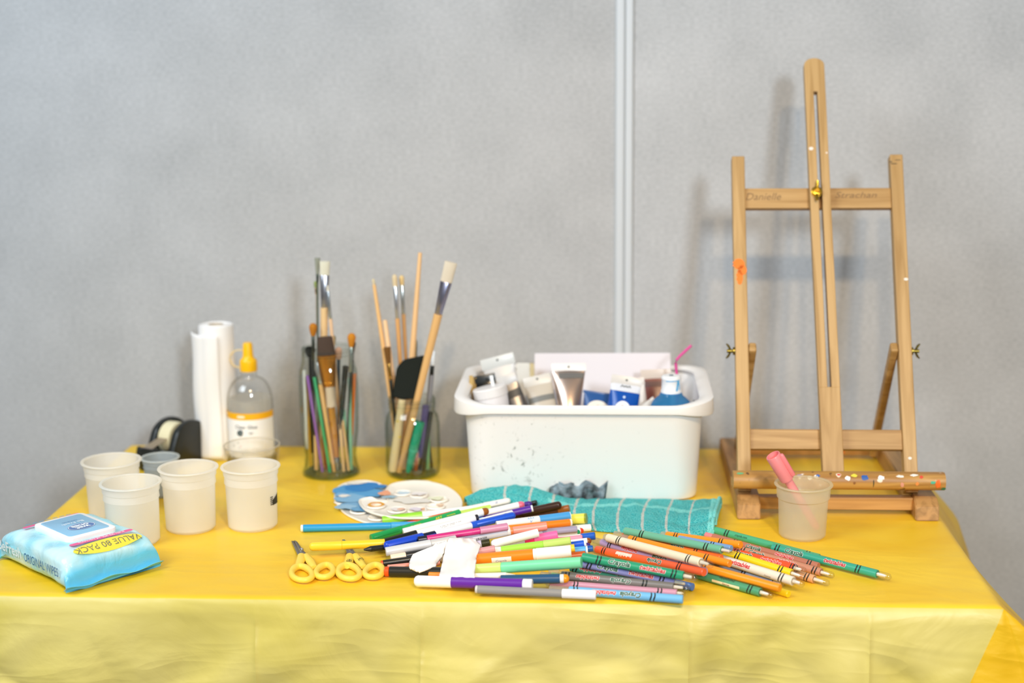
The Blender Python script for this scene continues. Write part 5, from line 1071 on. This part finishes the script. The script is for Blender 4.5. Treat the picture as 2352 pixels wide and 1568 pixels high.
pen((1205, 1199, 1348, 1190), 7.4, [('barrel', 0, .6, 'f3f07a', .97), ('cap', .6, .97, 'efe95c', 1), ('end_ring', .97, 1, '8f9a30', .99)], 'fat pale yellow highlighter end in front of the towel', texts=(('00', .76, 4.5, '5a5a20', None, False, -.5),))
pen((691, 1213, 957, 1206), 5.3, [('end_plug', 0, .02, 'f6f6f2', .95), ('barrel', .02, .78, '2a9ad2', 1), ('cap', .78, 1, '44a8dc', 1.06, 'g')], 'long sky blue marker pointing left across the yellow cloth', clip=(.86, .99, '2f92cc'))
pen((880, 1227, 1000, 1212), 4.0, [('tip', 0, .06, '8a5a1c', .9, 'n'), ('barrel', .06, 1, 'f0b21e', 1)], 'brown tipped yellow pencil below the sky blue marker')
pen((852, 1236, 1056, 1177), 5.4, [('cap', 0, .34, '1f9a4e', 1.05), ('barrel', .34, 1, '28a35a', .95)], 'green glitter marker with yellow lettering and a darker green cap', texts=(('~ ~~~', .48, 6.5, 'f2dc3a', None, False), ('ART', .74, 5.6, 'f2dc3a', None, False), ('~~~~', .88, 6.0, 'f2dc3a', None, False)), clip=(.02, .30, '1c8f48'))
pen((926, 1222, 1123, 1172), 5.4, [('barrel', 0, .93, W, 1), ('end_plug', .93, 1, '9c5a1c', .98, 'd')], 'white marker with a brown end plug', texts=())
pen((1000, 1223, 1112, 1193), 4.2, [('barrel', 0, 1, '4a9cd8', 1)], 'light blue barrel just under the white marker with black cap')
pen((1040, 1213, 1178, 1178), 4.6, [('barrel', 0, .55, W, .94), ('cap', .55, 1, 'f3ece4', 1, 'g')], 'white capped marker with two blue dashes beside the royal blue cap', texts=(('=', .86, 8, '3a5a9a', None, False),))
pen((862, 1253, 1098, 1188), 5.9, [('cap', 0, .40, '1b1c1a', 1.05), ('barrel', .40, .97, 'f6f1ec', 1), ('end_gap', .97, 1, '2a2830', .8)], 'white marker with a long black cap and small grey print', texts=(('- --- -- ----- - ---', .72, 5, '6a625e', None, False, .3), ('-- ---- - -- ---', .69, 4, '8a827e', None, False, .0)), clip=(.02, .34, '232422'))
pen((1000, 1227, 1184, 1182), 5.2, [('barrel', 0, .45, 'e8e8f4', .85), ('cap', .45, 1, '1f56cc', 1, 'gd')], 'white marker with a royal blue ribbed cap', clip=(.5, .97, '2a62d8'))
pen((1140, 1206, 1310, 1184), 5.9, [('barrel', 0, .58, 'f4efe9', 1), ('cap', .58, .99, '4aa0dc', 1.03), ('end_ring', .99, 1, 'd8e8f2', .98)], 'white marker with a bright sky blue cap and a blue printed triangle', texts=(('^^^', .45, 7.0, '4aa4dc', None, False, .45), ('V', .45, 6.0, '4aa4dc', None, False, -.15)))
pen((1230, 1220, 1357, 1211), 5.0, [('barrel', 0, .72, 'd8c0a8', .96), ('cap', .72, 1, 'f8f5f2', 1)], 'marker with a plain white cap end, right under the highlighter')
pen((1170, 1214, 1313, 1199), 5.2, [('barrel', 0, .97, 'f8861a', 1), ('end_plug', .97, 1, 'f6ecdc', .95)], 'bright orange marker barrel with a cream end, above the salmon cap')
pen((1200, 1231, 1341, 1218), 4.5, [('barrel', 0, .94, W, 1), ('end_plug', .94, 1, 'e23c20', .98, 'd')], 'white marker with a red end plug')
pen((1210, 1237, 1333, 1221), 4.2, [('barrel', 0, .93, 'f0ece6', 1), ('end_plug', .93, 1, '149a6a', .98, 'd')], 'white marker with a green end plug, beside the red plugged one')
pen((1180, 1229, 1325, 1215), 4.9, [('barrel', 0, .45, 'd6d2dc', .95), ('cap', .45, 1, 'a69cb4', 1, 'g')], 'marker with a grey lilac ribbed cap')
pen((710, 1255, 884, 1247), 5.9, [('cap', 0, .43, 'fbd238', 1.03, 'd'), ('barrel', .43, 1, 'fcd02e', 1)], 'yellow marker with a rounded cap lying over the scissors', zmin=9.5)
pen((836, 1262, 960, 1248), 4.0, [('tip', 0, .12, '2a2a26', 1, 'n'), ('barrel', .12, 1, '22231f', 1)], 'black pointed pen tip under the black capped marker')
pen((1060, 1235, 1256, 1208), 5.3, [('barrel', 0, .56, 'f2ece8', .95), ('ring', .56, .60, 'f58a4a', 1.0), ('cap', .60, 1, 'f79a86', 1.04, 'g')], 'marker with a salmon pink ribbed cap')
pen((882, 1255, 1000, 1227), 6.6, [('cap', 0, .75, '1d49c4', 1, 'd'), ('grip', .75, 1, '161a3a', .8)], 'glossy royal blue pen cap with a curved clip, pointing left', clip=(.05, .97, '2450cc'))
pen((1010, 1250, 1172, 1218), 6.2, [('barrel', 0, .95, 'e6e8ee', 1), ('end_plug', .95, 1, 'faf8f6', .97)], 'pale grey marker printed with the word eraser', texts=(('ERASER', .58, 4.6, '4a4a50', None, False, -.55),))
pen((960, 1240, 1166, 1209), 5.0, [('grip', 0, .10, '1e1c2c', .95), ('barrel', .10, .69, 'cf2f7c', .9), ('cap', .69, 1, 'd08aa8', 1.05, 'g')], 'magenta pen with a dusty pink translucent cap')
pen((1240, 1245, 1367, 1230), 5.3, [('barrel', 0, .75, 'f0ece6', .95), ('cap', .75, 1, '1f5cc0', 1)], 'marker with a royal blue end nearest the crayons at the back')
pen((1200, 1249, 1338, 1235), 4.4, [('barrel', 0, .3, W, .95), ('cap', .3, 1, 'f796aa', 1, 'g')], 'marker with a light pink cap end')
pen((1130, 1256, 1281, 1227), 5.6, [('barrel', 0, .50, 'd8cccc', .95), ('collar', .50, .64, 'f22c68', .97), ('cap', .64, 1, 'f76aa6', 1.03)], 'marker with a hot pink cap')
pen((1225, 1258, 1359, 1241), 4.6, [('barrel', 0, .93, W, 1), ('end_plug', .93, 1, '8e4e18', .98, 'd')], 'small white marker with a dark brown plug near the lavender crayon')
pen((1030, 1262, 1125, 1245), 5.0, [('barrel', 0, .8, 'cfc8dc', 1), ('knurled_grip', .8, 1, '3a3a22', 1, 's')], 'pen with a black knurled grip poking out right of the tissue')
pen((886, 1267, 1048, 1238), 6.0, [('cap', 0, .64, 'd2d0d0', 1.03), ('barrel', .64, 1, 'c9c4c0', .95)], 'plain light grey capped marker behind the tissue')
pen((1128, 1250, 1236, 1223), 5.7, [('barrel', 0, 1, 'f5f2f0', 1, 'd')], 'plain white marker with a rounded end lying over the pink one')
pen((1240, 1264, 1357, 1252), 4.2, [('barrel', 0, .92, W, 1), ('end_plug', .92, 1, '4a2a86', .98, 'd')], 'white marker with a tiny purple end plug beside the crayons')
pen((1230, 1262, 1345, 1247), 4.5, [('barrel', 0, .70, W, .95), ('cap', .70, .97, '1f5ad0', 1), ('end_ring', .97, 1, 'f4f4f4', .95)], 'marker with a blue cap and white end ring right of the lime marker')
pen((1136, 1265, 1311, 1241), 5.2, [('end_plug', 0, .09, 'f6f2ea', .95), ('barrel', .09, .64, 'a6e04a', 1), ('cap', .64, 1, 'c2da70', 1.05, 'g')], 'lime green marker with a translucent yellow green cap')
pen((1250, 1272, 1362, 1259), 4.4, [('barrel', 0, .88, W, .9), ('end_plug', .88, 1, '1a5aa8', 1)], 'white marker with a dark blue end plug touching the coral crayon')
pen((1240, 1272, 1350, 1262), 5.2, [('barrel', 0, .72, 'f0ece6', .95), ('cap', .72, .96, '5aaee6', 1), ('end_ring', .96, 1, 'eef4f8', .97)], 'marker with a pale blue cap right of the yellow cap')
pen((1010, 1283, 1137, 1260), 5.0, [('barrel', 0, .3, W, .95), ('cap', .3, 1, 'd99a9a', 1, 'g')], 'marker with a dusty rose cap beside the tissue')
pen((1200, 1275, 1320, 1258), 5.3, [('barrel', 0, .7, W, .95), ('cap', .7, 1, 'f7cc3a', 1)], 'marker with a yellow cap end behind the fat orange marker')
pen((897, 1281, 1010, 1263), 4.6, [('label_wrap', 0, .31, 'f2dcc0', 1.02), ('barrel', .31, 1, '2a2826', 1)], 'black pen with a cream label at its left end')
pen((875, 1294, 1000, 1276), 4.3, [('end_plug', 0, .04, 'e8551f', .95), ('barrel', .04, 1, '26241f', 1)], 'slim black marker with an orange end plug')
pen((890, 1303, 1010, 1291), 3.6, [('barrel', 0, 1, 'e89a88', 1)], 'thin salmon pencil between the two black markers')
pen((1230, 1285, 1345, 1273), 5.0, [('barrel', 0, .7, 'b8481a', .96), ('cap', .7, 1, 'c65a22', 1)], 'rust brown marker end under the thick orange marker')
pen((1088, 1285, 1312, 1265), 7.6, [('barrel', 0, .61, 'fb8a1e', 1), ('collar', .61, .64, 'f7f0ea', .98), ('cap', .64, 1, 'f9f5f4', 1.03)], 'thick orange marker with a big white cap', texts=(('Crayola', .28, 4.6, '9a8fb0', None, False, -.65),))
t_ = [o for o in bpy.data.objects if o.get('label') == 'thick orange marker with a big white cap'][0]
b = B(); rr_ = 0.0076*1.012; b.grid(lambda u, v: (0.024+0.026*u, -rr_*math.sin(.95-.95*v), rr_*math.cos(.95-.95*v)), 2, 10); b.build('paper_label', M('f6eee6', .6), t_)
pen((884, 1312, 1088, 1315), 6.8, [('end_plug', 0, .05, 'e8541c', .95), ('barrel', .05, 1, '28261f', 1)], 'thick black marker with an orange end plug touching the scissors', clip=None)
pen((1086, 1308, 1336, 1291), 7.1, [('cap', 0, .27, 'd3e07a', 1.0, 'g'), ('barrel', .27, 1, '7fdba6', 1.02)], 'thick mint green marker with a yellow green cap')
pen((985, 1319, 1100, 1323), 3.4, [('barrel', 0, 1, 'f08a20', 1)], 'thin orange pencil under the tissue')
pen((1082, 1324, 1184, 1321), 4.4, [('barrel', 0, .8, 'f4e8dc', 1), ('tip', .8, 1, 'f0dcc8', .9, 'n')], 'cream coloured pen tip pointing right beside the navy marker')
pen((1150, 1331, 1308, 1328), 6.0, [('barrel', 0, .86, '2c5478', 1), ('ring', .86, .92, 'ece8e6', .95), ('end_plug', .92, 1, 'f79a1c', .92, 'd')], 'navy blue marker with an orange end plug')
pen((951, 1334, 1223, 1342), 7.1, [('cap', 0, .32, 'fbf8f7', 1.03, 'd'), ('barrel', .32, .92, '6a2ca0', 1), ('end_plug', .92, 1, 'f6f3f4', .97)], 'thick purple marker with a white cap, near the table edge')
pen((1092, 1353, 1369, 1366), 5.5, [('end_plug', 0, .02, 'd8d0c8', .9), ('barrel', .02, .72, '97928d', .95), ('cap', .72, 1, 'fbf6f6', 1.08)], 'slim grey marker with a white cap, closest to the table edge', texts=(('=', .86, 6, '9a98a8', None, False),))

# ============================================================ tissue draped over the heap
def tissue():
    def top_at(x, y):
        z = 0.0
        for (a, c, r) in PLACED:
            d = Vector((c.x-a.x, c.y-a.y)); q = Vector((x-a.x, y-a.y)); k = max(0, min(1, q.dot(d)/d.length_squared)); dd = (q-d*k).length
            if dd < r: z = max(z, a.z+(c.z-a.z)*k-T+math.sqrt(r*r-dd*dd))
        return z
    def sheet(name, left, right, bulge, parent, puff):
        NU, NV = 36, 40; n = len(left)-1; zs = {}
        def pix(u, v):
            k = min(int(v*n), n-1); f = v*n-k; a = [left[k][i]+(left[k+1][i]-left[k][i])*f for i in (0, 1)]; c = [right[k][i]+(right[k+1][i]-right[k][i])*f for i in (0, 1)]
            return a[0]+(c[0]-a[0])*u, a[1]+(c[1]-a[1])*u
        g = []
        for i in range(NU+1):
            row = []
            for j in range(NV+1):
                x, y = pix(i/NU, j/NV); h = 0.012
                # climb the sight line until clear of the heap
                h = 0.05
                while h > 0.004:
                    w = P(x, y, h); 
                    if top_at(w.x, w.y)+0.0012 > h: break
                    h -= 0.0006
                row.append(h)
            g.append(row)
        for _ in range(3):
            g = [[max(g[min(NU, max(0, i+di))][min(NV, max(0, j+dj))] for di in (-1, 0, 1) for dj in (-1, 0, 1)) for j in range(NV+1)] for i in range(NU+1)]
        g0 = [r[:] for r in g]
        for _ in range(40):
            g2 = [r[:] for r in g]
            for i in range(1, NU):
                for j in range(1, NV): g2[i][j] = max(g0[i][j]-0.001, (g[i-1][j]+g[i+1][j]+g[i][j-1]+g[i][j+1])/4)
            g = g2
        def fn(u, v):
            x, y = pix(u, v); i, j = round(u*NU), round(v*NV); e = min(1, min(u, 1-u)*6)*min(1, min(v, 1-v)*6)
            w = P(x, y, g[i][j]+puff*e+0.0012*noise.noise(Vector((u*4, v*5, puff*99)))); return w
        b = B(); b.grid(fn, NU, NV); o = b.build(name, M('fbf5ef', .85), parent); md = o.modifiers.new('s', 'SOLIDIFY'); md.thickness = 0.0022; md.offset = 1
        return o
    a = sheet('tissue', [(1032, 1234), (1024, 1252), (1018, 1280), (1013, 1304), (1009, 1321)], [(1086, 1235), (1105, 1251), (1095, 1276), (1092, 1300), (1090, 1325)], 0, None, .0025)
    tag(a, 'crumpled white tissue lying across the markers', 'tissue')
    sheet('folded_flap', [(1000, 1251), (972, 1262), (948, 1272), (940, 1290), (940, 1303)], [(1028, 1240), (1024, 1258), (1016, 1278), (1000, 1298), (962, 1312)], 0, a, .001)
tissue()
# ============================================================ light
def area(name, loc, to, size, power, col, sy=None):
    l = bpy.data.lights.new(name, 'AREA'); l.energy = power; l.color = col; l.size = size
    if sy: l.shape = 'RECTANGLE'; l.size_y = sy
    o = bpy.data.objects.new(name, l); COL.objects.link(o); o.location = loc
    o.rotation_euler = (Vector(to)-Vector(loc)).to_track_quat('-Z', 'Y').to_euler(); return o
area('window_light', (0.95, -1.2, 2.15), (0, 2.3, 0.9), 0.32, KEY, (0.80, 0.91, 1.0), 0.42)
for x in (0.10, 0.64):
    l = bpy.data.lights.new('ceiling_lamp', 'SPOT'); l.energy = WARM; l.color = (1.0, 0.74, 0.43); l.spot_size = math.radians(56); l.spot_blend = 1.0; l.shadow_soft_size = 0.07
    o = bpy.data.objects.new('ceiling_lamp', l); COL.objects.link(o); o.location = (x, -0.55, 2.95); o.rotation_euler = (Vector((x*0.7, 1.85, T))-o.location).to_track_quat('-Z', 'Y').to_euler()
area('added_side_fill', (-1.9, 0.6, 2.9), (-0.6, 2.55, 1.7), 1.4, SIDE_FILL, (0.80, 0.91, 1.0), 1.4)  # added unseen soft cool light that lifts the upper left wall
w = bpy.data.worlds.new('world'); SC.world = w; w.use_nodes = True; nt = w.node_tree; bg = nt.nodes['Background']
tc = N(nt, 'TexCoord'); gr = N(nt, 'SeparateXYZ'); L(nt, tc.outputs['Generated'], gr.inputs[0])
r = N(nt, 'ValToRGB'); r.color_ramp.elements[0].color = (0.62, 0.48, 0.32, 1); r.color_ramp.elements[1].color = (0.78, 0.88, 1.0, 1)
mr = N(nt, 'MapRange'); mr.inputs['From Min'].default_value = -1; L(nt, gr.outputs['Z'], mr.inputs['Value']); L(nt, mr.outputs[0], r.inputs[0]); L(nt, r.outputs[0], bg.inputs['Color'])
bg.inputs['Strength'].default_value = AMB
SC.cycles.max_bounces = 10; SC.cycles.transparent_max_bounces = 24; SC.cycles.caustics_reflective = False; SC.cycles.caustics_refractive = False
